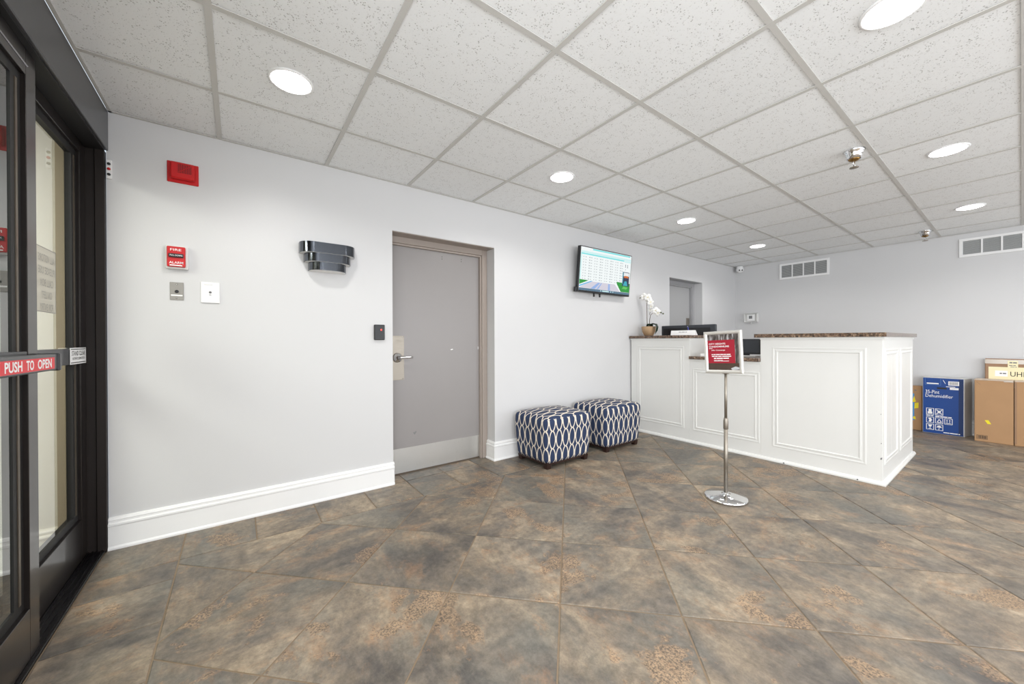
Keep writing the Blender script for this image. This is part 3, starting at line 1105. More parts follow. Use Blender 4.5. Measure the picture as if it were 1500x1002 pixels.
# key plate
f = on_back(-0.294, 1.453)
t = thing('key_switch_plate', (-0.294, D, 1.40), 'small grey steel key switch plate beneath the red pull station', 'switch')
MB(f).box(-0.031, 0.031, -0.053, 0.053, 0, 0.004, 0.001).build('steel_plate', 'greyplate', t)
MB(f).lathe([(0.009, 0.004), (0.009, 0.009), (0.006, 0.010)], (0.0, -0.002, 0), 16).build('key_cylinder', 'black', t)
MB(f).box(-0.026, 0.026, -0.029, -0.021, 0.004, 0.0048).build('white_strip', 'whiteprint', t)
for v in (0.040, -0.042):
    MB(f).lathe([(0.004, 0.004), (0.004, 0.0052)], (0, v, 0), 10).build('screw', 'chrome', t)

# blank white plate
f = on_back(-0.138, 1.455)
t = thing('white_wall_plate', (-0.138, D, 1.39), 'square white switch plate beside the steel key switch', 'switch')
MB(f).box(-0.046, 0.046, -0.064, 0.064, 0, 0.009, 0.002).build('plate', 'white', t)
MB(f).lathe([(0.007, 0.009), (0.007, 0.0105)], (0.0, 0.002, 0), 14).box(-0.005, 0.005, -0.016, -0.012, 0.009, 0.0098).build('touch_mark', 'greyprint', t)
MB(f).box(-0.030, 0.012, 0.046, 0.050, 0.009, 0.0096).build('print_line', 'clear', t)

# door sensor by the jamb
f = on_back(-0.570, 2.105)
t = thing('door_control_switch', (-0.570, D, 2.05), 'narrow white rocker control high beside the sliding door jamb', 'switch')
MB(f).box(-0.011, 0.011, -0.052, 0.052, 0, 0.012, 0.002).build('plate', 'white', t)
for v, mt in ((0.028, 'black'), (0.0, 'red'), (-0.03, 'black')):
    MB(f).lathe([(0.007, 0.012), (0.007, 0.018), (0.005, 0.019)], (0.0, v, 0), 14).build('button', mt, t)

# card reader
f = on_back(0.894, 1.219)
t = thing('card_reader', (0.894, D, 1.16), 'small black card reader with a red light left of the grey door', 'card reader')
MB(f).box(-0.040, 0.040, -0.060, 0.060, 0, 0.022, 0.004).build('reader_body', 'black', t)
MB(f).lathe([(0.006, 0.022), (0.006, 0.0232), (0.003, 0.024)], (0.012, 0.020, 0), 14).build('status_light', 'led', t)

# stepped sconce
t = thing('wall_sconce', (0.522, D, 1.64), 'three tier smoked chrome wall sconce left of the grey door', 'wall lamp')


def dshape(x0, x1, dep, r, n=7):
    pts = [(x0, 0.0)]
    for k in range(n + 1):
        a = math.pi - math.pi / 2 * k / n
        pts.append((x0 + r + r * math.cos(a), dep - r + r * math.sin(a)))
    for k in range(n + 1):
        a = math.pi / 2 - math.pi / 2 * k / n
        pts.append((x1 - r + r * math.cos(a), dep - r + r * math.sin(a)))
    pts.append((x1, 0.0))
    return pts


for x0, x1, dep, z0, z1 in ((0.344, 0.704, 0.122, 1.766, 1.838), (0.374, 0.676, 0.117, 1.706, 1.764), (0.402, 0.646, 0.112, 1.648, 1.704)):
    pts = dshape(x0, x1, dep, 0.085)
    k = len(pts)
    band = MB()
    vs = [(px, D - py, z) for z in (z0, z1) for px, py in pts]
    inn = dshape(x0 + 0.004, x1 - 0.004, dep - 0.004, 0.081)
    vs += [(px, D - py, z) for z in (z0, z1) for px, py in inn]
    fs = []
    for i in range(k - 1):
        fs.append((i, i + 1, k + i + 1, k + i))
        fs.append((2 * k + i + 1, 2 * k + i, 3 * k + i, 3 * k + i + 1))
        fs.append((i, 2 * k + i, 2 * k + i + 1, i + 1))
        fs.append((k + i + 1, 3 * k + i + 1, 3 * k + i, k + i))
    band.add(vs, fs, True)
    o = band.build('sconce_tier', 'darkchrome', t)
    for e in o.data.polygons:
        e.use_smooth = True
    o.data.set_sharp_from_angle(angle=math.radians(35))
    bt = MB()
    bt.add([(px, D - py, z0 - 0.0008) for px, py in inn] + [(px, D - py, z0 + 0.003) for px, py in inn],
           [tuple(range(k)), tuple(range(k, 2 * k))[::-1]] + [(i, (i + 1) % k, (i + 1) % k + k, i + k) for i in range(k)])
    bt.build('white_diffuser', 'whiteprint', o)

# television
TVH = 0.508
tilt = math.atan2(0.046, 0.506)
tf = Frame((3.037, 2.907, 1.692), (1, 0, 0), (0, -math.sin(tilt), math.cos(tilt)))
t = thing('television', (3.49, D, 1.69), 'wall mounted television showing a bright calendar screen', 'television')
TW_ = 0.915
MB(tf).box(0, TW_, 0, TVH, -0.045, 0.0, 0.004).build('tv_body', 'black', t)
MB(tf).box(0.25, 0.66, 0.10, 0.40, -0.075, -0.045, 0.006).build('rear_housing', 'black', t)
MB().box(3.36, 3.60, 2.925, D, 1.83, 1.99).box(3.38, 3.58, 2.918, 2.94, 1.86, 1.96).build('wall_bracket', 'black', t)
sc = MB(tf).quad(0.010, TW_ - 0.010, 0.022, TVH - 0.010, 0.0005).build('screen', screen('tv_white', 244, 250, 250), t)
g_cy = screen('tv_cyan', 120, 226, 228)
g_cy2 = screen('tv_pale_cyan', 208, 244, 244)
g_gr = screen('tv_green', 22, 150, 50)
g_gr2 = screen('tv_light_green', 96, 196, 90)
g_ro = screen('tv_road', 214, 210, 222)
g_bl = screen('tv_blue', 150, 180, 232)
g_sk = screen('tv_sky_blue', 90, 180, 232)
g_bar = screen('tv_taskbar', 84, 116, 140)
g_tx = screen('tv_text', 168, 176, 178)
g_dk = screen('tv_dark', 24, 40, 74)
g_or = screen('tv_orange', 214, 110, 40)
g_tq = screen('tv_turquoise', 50, 170, 190)


def scr(name, m, polys, w):
    if name == 'screen_text':
        mb = MB(tf)
        for p_ in polys:
            mb.poly(p_, w)
        mb.build(name, m, sc)['kind'] = 'stuff'
        return
    for p_ in polys:
        MB(tf).poly(p_, w).build(name, m, sc)


def rc(a, b, c, d):
    return [(a, c), (b, c), (b, d), (a, d)]


scr('screen_header', g_cy, [rc(0.20, 0.88, 0.478, 0.494), rc(0.02, 0.77, 0.418, 0.432)], 0.0010)
scr('screen_header', g_cy2, [rc(0.02, 0.90, 0.434, 0.455), rc(0.78, 0.90, 0.41, 0.43), rc(0.01, 0.03, 0.10, 0.43)], 0.0009)
cells = []
for r_ in range(9):
    for c_ in range(8):
        u = 0.055 + c_ * 0.092
        v = 0.392 - r_ * 0.030
        cells.append(rc(u, u + (0.018 if c_ % 2 else 0.010), v - 0.005, v + 0.005))
        cells.append(rc(u + 0.030, u + 0.052, v - 0.003, v + 0.003))
scr('screen_text', g_tx, cells, 0.0009)
scr('screen_road', g_ro, [[(0.010, 0.05), (0.72, 0.05), (0.62, 0.13), (0.19, 0.13)]], 0.0009)
scr('screen_road', g_bl, [[(0.20, 0.05), (0.27, 0.05), (0.36, 0.125), (0.32, 0.125)], [(0.50, 0.05), (0.54, 0.05), (0.53, 0.125), (0.50, 0.125)],
                          [(0.30, 0.05), (0.33, 0.05), (0.39, 0.125), (0.375, 0.125)]], 0.0012)
scr('screen_road', g_sk, [[(0.012, 0.06), (0.012, 0.075), (0.20, 0.135), (0.23, 0.135)]], 0.0012)
scr('screen_grass', g_gr, [[(0.012, 0.085), (0.16, 0.138), (0.012, 0.14)], [(0.74, 0.05), (0.903, 0.05), (0.903, 0.16), (0.65, 0.165), (0.66, 0.135)]], 0.0013)
scr('screen_grass', g_gr2, [[(0.76, 0.09), (0.84, 0.085), (0.87, 0.11), (0.78, 0.12)]], 0.0015)
scr('screen_taskbar', g_bar, [rc(0.010, 0.905, 0.022, 0.048)], 0.0012)
scr('screen_taskbar', g_cy2, [rc(0.37, 0.38, 0.028, 0.042), rc(0.40, 0.52, 0.029, 0.041), rc(0.55, 0.56, 0.028, 0.042), rc(0.59, 0.60, 0.028, 0.042)], 0.0015)
scr('screen_picture', g_dk, [rc(0.755, 0.885, 0.125, 0.295)], 0.0017)
scr('screen_picture', screen('tv_white2', 235, 240, 240), [rc(0.775, 0.88, 0.245, 0.288)], 0.0020)
scr('screen_picture', g_or, [[(0.775, 0.225), (0.875, 0.225), (0.86, 0.25), (0.80, 0.25)]], 0.0022)
scr('screen_picture', g_tq, [[(0.77, 0.13), (0.86, 0.13), (0.84, 0.185), (0.80, 0.185)], rc(0.757, 0.768, 0.15, 0.29)], 0.0022)
scr('screen_text', g_dk, [rc(0.795, 0.805, 0.37, 0.385), rc(0.795, 0.805, 0.35, 0.365), rc(0.835, 0.845, 0.368, 0.383), rc(0.835, 0.845, 0.348, 0.363),
                          rc(0.797, 0.808, 0.322, 0.328)], 0.0010)
for xx in (3.32, 3.42):
    MB().tube([(xx, 2.925, 1.70), (xx, 2.925, 1.655)], 0.010, 8).build('cable_plug', 'black', t)
MB(tf).box(-0.020, 0.02, 0.0, 0.055, -0.05, -0.010, 0.004).build('side_socket', 'black', t)


# ================================================================ FAR WALL
def make_vent(y0, z0, w, h, ncell, label):
    f = on_far(y0, z0)
    t = thing('air_vent', (XR, y0 - w / 2, z0), label, 'vent', 'white wall vents under the ceiling')
    b = 0.030
    MB(f).box(b, w - b, b, h - b, 0.001, 0.003).build('duct_back', 'ventdark', t)
    mb = MB(f)
    mb.box(0, w, 0, b, 0, 0.014, 0.002).box(0, w, h - b, h, 0, 0.014, 0.002)
    mb.box(0, b, b, h - b, 0, 0.014, 0.002).box(w - b, w, b, h - b, 0, 0.014, 0.002)
    mb.build('vent_frame', 'white', t)
    cwid = (w - 2 * b) / ncell
    for k in range(1, ncell):
        MB(f).box(b + cwid * k - 0.007, b + cwid * k + 0.007, b, h - b, 0.001, 0.013).build('divider', 'white', t)
    nl = 13
    for k in range(nl):
        v = b + (h - 2 * b) * (k + 0.5) / nl
        MB(f).add([(b, v - 0.0065, 0.011), (w - b, v - 0.0065, 0.011), (w - b, v + 0.0045, 0.0035), (b, v + 0.0045, 0.0035),
                   (b, v - 0.0075, 0.010), (w - b, v - 0.0075, 0.010), (w - b, v + 0.0035, 0.0025), (b, v + 0.0035, 0.0025)],
                  [(0, 1, 2, 3), (7, 6, 5, 4), (0, 4, 5, 1), (1, 5, 6, 2), (2, 6, 7, 3), (3, 7, 4, 0)]).build('louver', 'louver', t)
    return t


make_vent(2.322, 2.118, 0.635, 0.250, 4, 'white louvred wall vent left of centre on the far wall, four sections')
make_vent(0.452, 2.140, 0.635, 0.222, 4, 'white louvred wall vent at the right picture edge, above the cartons')

f = on_far(2.733, 1.523)
t = thing('thermostat', (XR, 2.733, 1.45), 'small white thermostat in a clear guard on the far wall', 'thermostat')
MB(f).box(-0.105, 0.105, -0.075, 0.085, 0, 0.004, 0.001).build('guard_base', 'clear', t)
mb = MB(f)
for a in (-0.1, 0.094):
    mb.box(a, a + 0.006, -0.072, 0.082, 0.004, 0.05)
mb.box(-0.1, 0.1, 0.078, 0.084, 0.004, 0.05).box(-0.1, 0.1, -0.074, -0.068, 0.004, 0.05)
mb.build('guard_rim', 'clear', t)
MB(f).box(-0.060, 0.062, -0.050, 0.060, 0.004, 0.030, 0.004).build('thermostat_body', 'white', t)
MB(f).box(-0.030, 0.022, -0.012, 0.038, 0.030, 0.0312).build('display', 'greyprint', t)
MB(f).lathe([(0.014, 0.004), (0.014, 0.02), (0.008, 0.024)], (0.005, -0.088, 0), 14).build('guard_lock', 'white', t)

t = thing('security_camera', (XR - 0.05, 2.885, H - 0.13), 'small white twin lens security camera in the ceiling corner', 'camera')
MB().lathe([(0.045, 0.0), (0.05, -0.01), (0.05, -0.03), (0.044, -0.04)], (XR - 0.07, 2.89, H - 0.002), 20).build('mount', 'white', t)
MB().ball((XR - 0.075, 2.885, H - 0.062), 0.058, 0.058, 0.052, 18, 12).build('camera_body', 'white', t)
mb = MB()
fwdv = Vector((-1, -0.75, -0.25)).normalized()
sidev = Vector((0.6, -0.8, 0)).normalized()
for s in (-1, 1):
    c0 = Vector((XR - 0.075, 2.885, H - 0.066)) + sidev * (s * 0.020)
    mb.tube([c0 + fwdv * 0.040, c0 + fwdv * 0.058], 0.011, 10)
mb.build('lens_pair', 'black', t)

# ================================================================ RECEPTION DESK
XB = 4.085      # front face of the carcase
YB = 0.645      # side face
t = desk = thing('reception_desk', (4.1, 1.8, 0), 'white panelled L shaped reception desk with brown granite tops', 'reception desk')
ZT = 1.172
YT1, YT2 = 2.200, 1.498
MB().box(XB, 4.42, YT1, 2.975, 0, ZT, 0.002).build('tall_cabinet', 'desk', t).__setitem__('label', 'tall section against the wall')
MB().box(XB, 4.50, YT2, YT1, 0, 0.937).build('low_cabinet', 'desk', t).__setitem__('label', 'low middle section')
MB().box(XB, 4.42, YB, YT2, 0, ZT, 0.002).build('tall_cabinet', 'desk', t).__setitem__('label', 'tall section at the open corner')
MB().box(4.42, 5.455, YB, 0.98, 0, ZT, 0.002).build('return_cabinet', 'desk', t)
MB().box(4.42, 5.10, YT2 + 0.02, 2.96, 0.70, 0.735).box(5.06, 5.10, YT2 + 0.02, 2.96, 0, 0.70).build('inner_worktop', 'desk', t)


def slab(x0, x1, y0, y1, z0, z1, name='countertop'):
    return MB().box(x0, x1, y0, y1, z0, z1, 0.005, 2).build(name, 'granite', desk)


slab(XB - 0.028, 4.45, YT1 - 0.012, D - 0.004, ZT, ZT + 0.034)
slab(XB - 0.030, 4.62, YT2 + 0.001, YT1 - 0.001, 0.937, 0.970)
cor = MB()
pts = [(XB - 0.028, YB - 0.025), (5.485, YB - 0.025), (5.485, 1.02), (4.45, 1.02), (4.45, YT2 + 0.045), (XB - 0.028, YT2 + 0.045)]
cor.prism(pts, ZT, ZT + 0.034, 'xyz')
cor.build('countertop', 'granite', t)
# little cove under the tops
MB().box(XB - 0.010, XB, YT1, 2.975, ZT - 0.02, ZT).box(XB - 0.010, XB, YB - 0.010, YT2, ZT - 0.02, ZT).box(XB, 5.455, YB - 0.010, YB, ZT - 0.02, ZT).box(
    XB - 0.008, XB, YT2, YT1, 0.917, 0.937).build('cove_strip', 'desk', t)


def panel_moulding(fr, u0, u1, v0, v1):
    """mitred picture-frame moulding with a stepped profile"""
    prof = [(0.0, 0.0), (0.0, 0.0032), (0.006, 0.005), (0.012, 0.0045), (0.018, 0.002), (0.028, 0.003), (0.034, 0.006), (0.041, 0.006), (0.046, 0.0)]
    mb = MB(fr)
    k = len(prof)
    vs = []
    for (cu, cv, su, sv) in ((u0, v0, 1, 1), (u1, v0, -1, 1), (u1, v1, -1, -1), (u0, v1, 1, -1)):
        vs += [(cu + su * d, cv + sv * d, h) for d, h in prof]
    fs = []
    for c in range(4):
        for i in range(k - 1):
            a, b = c * k + i, ((c + 1) % 4) * k + i
            fs.append((a, b, b + 1, a + 1))
    mb.add(vs, fs)
    mb.build('panel_moulding', 'desk', desk, fix=True)


ff = Frame((XB, 0, 0), (0, -1, 0), (0, 0, 1))
panel_moulding(ff, -2.885, -2.268, 0.150, 1.080)
panel_moulding(ff, -2.168, -1.505, 0.146, 0.836)
panel_moulding(ff, -1.398, -0.740, 0.140, 1.082)
fs_ = Frame((0, YB, 0), (1, 0, 0), (0, 0, 1))
panel_moulding(fs_, 4.150, 4.680, 0.150, 1.072)
panel_moulding(fs_, 4.790, 5.375, 0.150, 1.068)
# shoe moulding along the floor
shp = [(0.0, 0.0), (0.020, 0.0), (0.020, 0.012), (0.010, 0.028), (0.0, 0.030)]
mb = MB()
k = len(shp)
vs = [(XB - d, 2.975, z) for d, z in shp] + [(XB - d, YB - d, z) for d, z in shp] + [(5.455 + d, YB - d, z) for d, z in shp] + [(5.455 + d, 0.98, z) for d, z in shp]
fs = []
for c in range(3):
    fs += [(c * k + i, c * k + i + 1, (c + 1) * k + i + 1, (c + 1) * k + i) for i in range(k - 1)]
mb.add(vs, fs)
mb.build('shoe_moulding', 'desk', t)
for yv, r in ((1.30, 0.006), (0.79, 0.005)):
    MB(Frame((XB - 0.0205, 0, 0), (0, -1, 0), (0, 0, 1))).lathe([(r, 0.0), (r, 0.0008)], (-yv, 0.010, 0), 8).build('chip_mark', 'inkprint', t)
for yv, zv, r in ((0.653, 0.21, 0.006), (0.653, 0.33, 0.003), (0.655, 0.56, 0.0025)):
    MB(ff).poly([(-yv - r, zv - r * 1.6), (-yv + r * 0.6, zv - r), (-yv + r, zv + r * 1.7), (-yv - r * 0.7, zv + r)], 0.0006).build('chip_mark', 'greyprint', t)

ZC = ZT + 0.034
# orchid
px, py = 4.27, 2.842
t = thing('potted_orchid', (px, py, ZC), 'white orchid in a tan pot at the wall end of the desk', 'plant')
MB().lathe([(0.048, 0.0), (0.055, 0.004), (0.080, 0.055), (0.089, 0.118), (0.084, 0.120), (0.080, 0.112), (0.078, 0.100)], (px, py, ZC), 26).build('pot', 'pot', t)
MB().lathe([(0.01, 0.092), (0.081, 0.096), (0.081, 0.101), (0.01, 0.108)], (px, py, ZC), 20).build('moss', 'soil', t)


def leaf_mesh(path, width, name='leaf'):
    mb = MB()
    n_ = len(path)
    vs, fs = [], []
    for i, (p, sd_) in enumerate(path):
        p = Vector(p)
        wd = width * math.sin(math.pi * (0.12 + 0.86 * i / (n_ - 1)))
        sd_ = Vector(sd_).normalized() * wd
        for q in (-1, -0.5, 0, 0.5, 1):
            vs.append(p + sd_ * q + Vector((0, 0, 0.012 * abs(q))))
        for q in (-1, -0.5, 0, 0.5, 1):
            vs.append(p + sd_ * q + Vector((0, 0, 0.012 * abs(q) - 0.004)))
    for i in range(n_ - 1):
        for q in range(4):
            a = i * 10 + q
            fs.append((a, a + 1, a + 11, a + 10))
            fs.append((a + 5, a + 15, a + 16, a + 6))
        fs.append((i * 10, i * 10 + 10, i * 10 + 15, i * 10 + 5))
        fs.append((i * 10 + 4, i * 10 + 9, i * 10 + 19, i * 10 + 14))
    mb.add(vs, fs, True)
    return mb.build(name, 'leaf', t)


# the drooping leaf on the right of the pot (towards -y) and two short ones
leaf_mesh([((px - 0.02, py - 0.02, ZC + 0.115), (0.6, 0.5, 0)), ((px - 0.02, py - 0.075, ZC + 0.148), (0.8, 0.3, 0)), ((px - 0.02, py - 0.115, ZC + 0.140), (0.9, 0.2, 0)),
           ((px - 0.02, py - 0.135, ZC + 0.10), (0.9, 0.2, 0)), ((px - 0.02, py - 0.125, ZC + 0.055), (0.9, 0.1, 0)), ((px - 0.02, py - 0.105, ZC + 0.02), (0.9, 0.1, 0))], 0.042)
leaf_mesh([((px, py + 0.03, ZC + 0.11), (1, 0, 0)), ((px - 0.02, py, ZC + 0.137), (1, 0.2, 0)), ((px - 0.04, py - 0.04, ZC + 0.142), (1, 0.3, 0)), ((px - 0.05, py - 0.075, ZC + 0.138), (1, 0.3, 0))], 0.036)
leaf_mesh([((px, py, ZC + 0.11), (0, 1, 0)), ((px + 0.05, py + 0.02, ZC + 0.15), (0, 1, 0)), ((px + 0.10, py + 0.03, ZC + 0.13), (0, 1, 0)), ((px + 0.13, py + 0.035, ZC + 0.08), (0, 1, 0))], 0.034)
st1 = [(px - 0.01, py + 0.015, ZC + 0.1), (px - 0.012, py + 0.017, ZC + 0.25), (px - 0.012, py + 0.018, ZC + 0.40), (px - 0.014, py + 0.022, ZC + 0.475), (px - 0.02, py + 0.05, ZC + 0.51), (px - 0.02, py + 0.095, ZC + 0.505)]
st2 = [(px, py - 0.01, ZC + 0.1), (px, py - 0.012, ZC + 0.20), (px - 0.005, py - 0.03, ZC + 0.27), (px - 0.01, py - 0.075, ZC + 0.292), (px - 0.012, py - 0.13, ZC + 0.300), (px - 0.012, py - 0.20, ZC + 0.278)]
MB().tube(st1, [0.0045, 0.004, 0.004, 0.0035, 0.003, 0.002], 7).build('stem', 'stem', t)
MB().tube(st2, [0.0045, 0.004, 0.0035, 0.003, 0.003, 0.002], 7).build('stem', 'stem', t)
st3 = [(px, py - 0.01, ZC + 0.27), (px - 0.004, py - 0.03, ZC + 0.33), (px - 0.01, py - 0.04, ZC + 0.40), (px - 0.014, py - 0.02, ZC + 0.45)]
MB().tube(st3, 0.0028, 7).build('stem', 'stem', t)


def flower(c, nrm, s, roll):
    nrm = Vector(nrm).normalized()
    a = nrm.cross(Vector((0, 0, 1))).normalized()
    b = a.cross(nrm)
    mb = MB()
    for k_ in range(5):
        g = roll + 2 * math.pi * k_ / 5
        w_ = s * (0.62 if k_ in (1, 4) else 0.42)
        d_ = a * math.cos(g) + b * math.sin(g)
        e_ = nrm.cross(d_)
        c0 = Vector(c)
        ring = [c0, c0 + d_ * s * 0.35 + e_ * w_ * 0.7 + nrm * s * 0.10, c0 + d_ * s * 0.75 + e_ * w_ * 0.75 + nrm * s * 0.14, c0 + d_ * s + nrm * s * 0.10,
                c0 + d_ * s * 0.75 - e_ * w_ * 0.75 + nrm * s * 0.14, c0 + d_ * s * 0.35 - e_ * w_ * 0.7 + nrm * s * 0.10]
        low = [p - nrm * 0.003 for p in ring]
        mb.add(ring + low, [(0, 1, 2, 3), (0, 3, 4, 5), (9, 8, 7, 6), (11, 10, 9, 6)] + [(i, i + 6, (i + 1) % 6 + 6, (i + 1) % 6) for i in range(6)], True)
    o = mb.build('flower', 'petal', t)
    MB().ball(Vector(c) + nrm * s * 0.16, s * 0.16, s * 0.16, s * 0.16, 8, 6).build('flower_lip', 'paleyellow', o)


vdir = (-0.8, -0.6, 0.1)
flower((px - 0.03, py + 0.045, ZC + 0.505), vdir, 0.052, 0.3)
flower((px - 0.03, py - 0.005, ZC + 0.492), vdir, 0.052, 0.9)
flower((px - 0.02, py + 0.010, ZC + 0.455), (-0.7, -0.7, 0.2), 0.030, 0.2)
flower((px - 0.03, py - 0.045, ZC + 0.43), (-0.6, -0.8, 0.0), 0.044, 0.5)
flower((px - 0.025, py - 0.050, ZC + 0.375), (-0.9, -0.2, 0.0), 0.036, 1.4)
flower((px - 0.02, py - 0.035, ZC + 0.330), (-0.9, -0.3, 0.3), 0.026, 1.0)
flower((px - 0.03, py - 0.120, ZC + 0.315), vdir, 0.050, 0.4)
flower((px - 0.03, py - 0.150, ZC + 0.285), (-0.7, -0.5, -0.2), 0.044, 1.2)
for c in ((px - 0.025, py + 0.085, ZC + 0.510), (px - 0.03, py + 0.105, ZC + 0.497), (px - 0.02, py - 0.185, ZC + 0.288), (px - 0.02, py - 0.215, ZC + 0.272), (px - 0.02, py + 0.07, ZC + 0.49)):
    MB().ball(c, 0.011, 0.011, 0.009, 8, 6).build('bud', 'petalcore', t)

# large monitor behind the ledge (its back towards us)
t = thing('large_monitor', (4.60, 2.47, 0.735), 'large dark monitor behind the desk ledge beside the orchid', 'monitor')
ym0, ym1 = 2.135, 2.835
MB().box(4.545, 4.580, ym0, ym1, 0.93, 1.338, 0.006).build('monitor_bezel', 'monitor', t)
MB(Frame((4.545, 0, 0), (0, -1, 0), (0, 0, 1))).box(-ym1 + 0.03, -ym0 - 0.06, 0.955, 1.302, 0, 0.0015).build('monitor_panel', 'black', t)
MB().box(4.58, 4.61, 2.40, 2.54, 0.78, 1.10, 0.004).box(4.55, 4.75, 2.33, 2.61, 0.735, 0.750, 0.004).build('monitor_stand', 'black', t)

t = thing('paper_holder', (4.25, 2.39, ZC), 'white paper in a low holder on the desk ledge', 'paper')
mb = MB().prism([(4.200, ZC), (4.27, ZC), (4.222, ZC + 0.058), (4.214, ZC + 0.058)], 2.205, 2.500, 'xzy')
mb.build('folded_card', 'white', t)
vf = Frame((4.200, 0, ZC), (0, -1, 0), (0.014, 0, 0.058))
bars(vf, [(-2.40, -2.30, 0.036, 0.042, [3, 4, 2])], 0.0008).build('print_line', 'greyprint', t)
t = thing('blue_pen', (4.245, 2.33, ZC + 0.03), 'blue pen sticking up behind the white paper holder', 'pen')
MB().tube([(4.262, 2.30, ZC), (4.272, 2.325, ZC + 0.10)], 0.004, 7).build('pen_barrel', 'pen', t)
MB().tube([(4.272, 2.325, ZC + 0.10), (4.273, 2.327, ZC + 0.108)], 0.0025, 7).build('pen_tip', 'white', t)

# small monitor on the low section
t = thing('small_monitor', (4.50, 1.80, 0.970), 'small dark monitor on the low desk section behind the sign', 'monitor')
MB().box(4.47, 4.50, 1.640, 2.000, 0.995, 1.160, 0.004).build('monitor_bezel', 'black', t)
MB(Frame((4.47, 0, 0), (0, -1, 0), (0, 0, 1))).box(-1.99, -1.65, 1.012, 1.152, 0, 0.001).build('monitor_panel', 'monitor', t)
MB().box(4.40, 4.56, 1.66, 1.96, 0.970, 0.982, 0.003).build('monitor_foot', 'palecarton', t)
MB().box(4.48, 4.50, 1.75, 1.87, 0.980, 1.0, 0.003).build('monitor_neck', 'black', t)
t = tag(MB().box(4.10, 4.20, 1.98, 2.09, 0.9702, 1.000, 0.003).build('white_note_block', 'white'), 'white note block on the low desk section left of the sign', 'paper')

# ================================================================ OTTOMANS
def make_ottoman(x0, y0, label):
    wx, wy = 0.60, 0.485
    t = thing('ottoman', (x0 + wx / 2, y0 + wy / 2, 0), label, 'ottoman', 'navy patterned cube ottomans')
    # rounded, slightly bellied cushion cube built as a subdivided box
    nx = ny = nz = 14
    cx, cy = x0 + wx / 2, y0 + wy / 2
    z0, z1 = 0.050, 0.462
    bm = bmesh.new()
    bmesh.ops.create_cube(bm, size=1.0)
    bmesh.ops.subdivide_edges(bm, edges=list(bm.edges), cuts=13, use_grid_fill=True)
    uvl = bm.loops.layers.uv.new('cloth')
    # cloth coordinates from the flat cube before it is rounded
    for fc in bm.faces:
        nn = fc.normal
        for lp_ in fc.loops:
            c = lp_.vert.co
            X, Y, Z = c.x * wx, c.y * wy, z0 + (c.z + 0.5) * (z1 - z0)
            if abs(nn.z) > 0.5:
                lp_[uvl].uv = (Y + 0.019, X + wx / 2 + z1)
            elif abs(nn.x) > 0.5:
                lp_[uvl].uv = (Y + 0.019, Z)
            else:
                lp_[uvl].uv = (X + 0.019, Z)
    for v in bm.verts:
        u = v.co * 2.0
        k = (v.co.z + 0.5)
        # belly: narrow at the hem, widest above the middle
        s = 0.925 + 0.075 * math.sin(min(1.0, k * 1.15) * math.pi / 2)
        hx, hy, hz = wx / 2 * s, wy / 2 * s, (z1 - z0) / 2
        r = 0.045
        p = Vector((u.x * hx, u.y * hy, u.z * hz))
        q = Vector((max(-hx + r, min(hx - r, p.x)), max(-hy + r, min(hy - r, p.y)), max(-hz + 0.006, min(hz - r, p.z))))
        dlt = p - q
        if dlt.length > 1e-6:
            nz_ = sum(1 for a in (dlt.x, dlt.y, dlt.z) if abs(a) > 1e-6)
            if nz_ > 1:
                dlt = dlt.normalized() * min(dlt.length, r if dlt.z >= 0 else 0.03)
            p = q + dlt
        # crowned top
        if k > 0.6:
            p.z += 0.030 * (1 - min(1, abs(u.x)) ** 2) * (1 - min(1, abs(u.y)) ** 2) * (k - 0.6) / 0.4
        v.co = Vector((p.x + cx, p.y + cy, p.z + (z0 + z1) / 2)) - wpos(t)
    me = bpy.data.meshes.new('cushion')
    bm.to_mesh(me)
    bm.free()
    me.materials.append(M['fabric'])
    for p_ in me.polygons:
        p_.use_smooth = True
    o = bpy.data.objects.new('cushion', me)
    COL.objects.link(o)
    o.parent = t
    ix, iy = 0.035, 0.030
    MB().box(x0 + ix + 0.005, x0 + wx - ix - 0.005, y0 + iy + 0.005, y0 + wy - iy - 0.005, 0.034, 0.060).build('base_frame', 'feet', t)
    for fx in (x0 + ix, x0 + wx - ix - 0.055):
        for fy in (y0 + iy, y0 + wy - iy - 0.055):
            b0, b1 = (fx, fy), (fx + 0.055, fy + 0.055)
            mb = MB()
            i_ = 0.006
            mb.add([(b0[0] + i_, b0[1] + i_, 0), (b1[0] - i_, b0[1] + i_, 0), (b1[0] - i_, b1[1] - i_, 0), (b0[0] + i_, b1[1] - i_, 0),
                    (b0[0], b0[1], 0.05), (b1[0], b0[1], 0.05), (b1[0], b1[1], 0.05), (b0[0], b1[1], 0.05)],
                   [(3, 2, 1, 0), (4, 5, 6, 7), (0, 1, 5, 4), (1, 2, 6, 5), (2, 3, 7, 6), (3, 0, 4, 7)])
            mb.build('foot', 'feet', t)
    return t


ot = make_ottoman(2.170, 2.458, 'navy and cream patterned ottoman nearer the grey door')
o2 = copy_tree(ot)
o2.location = ot.location + Vector((0.825, 0.020, 0))
o2['label'] = 'navy and cream patterned ottoman nearer the reception desk'

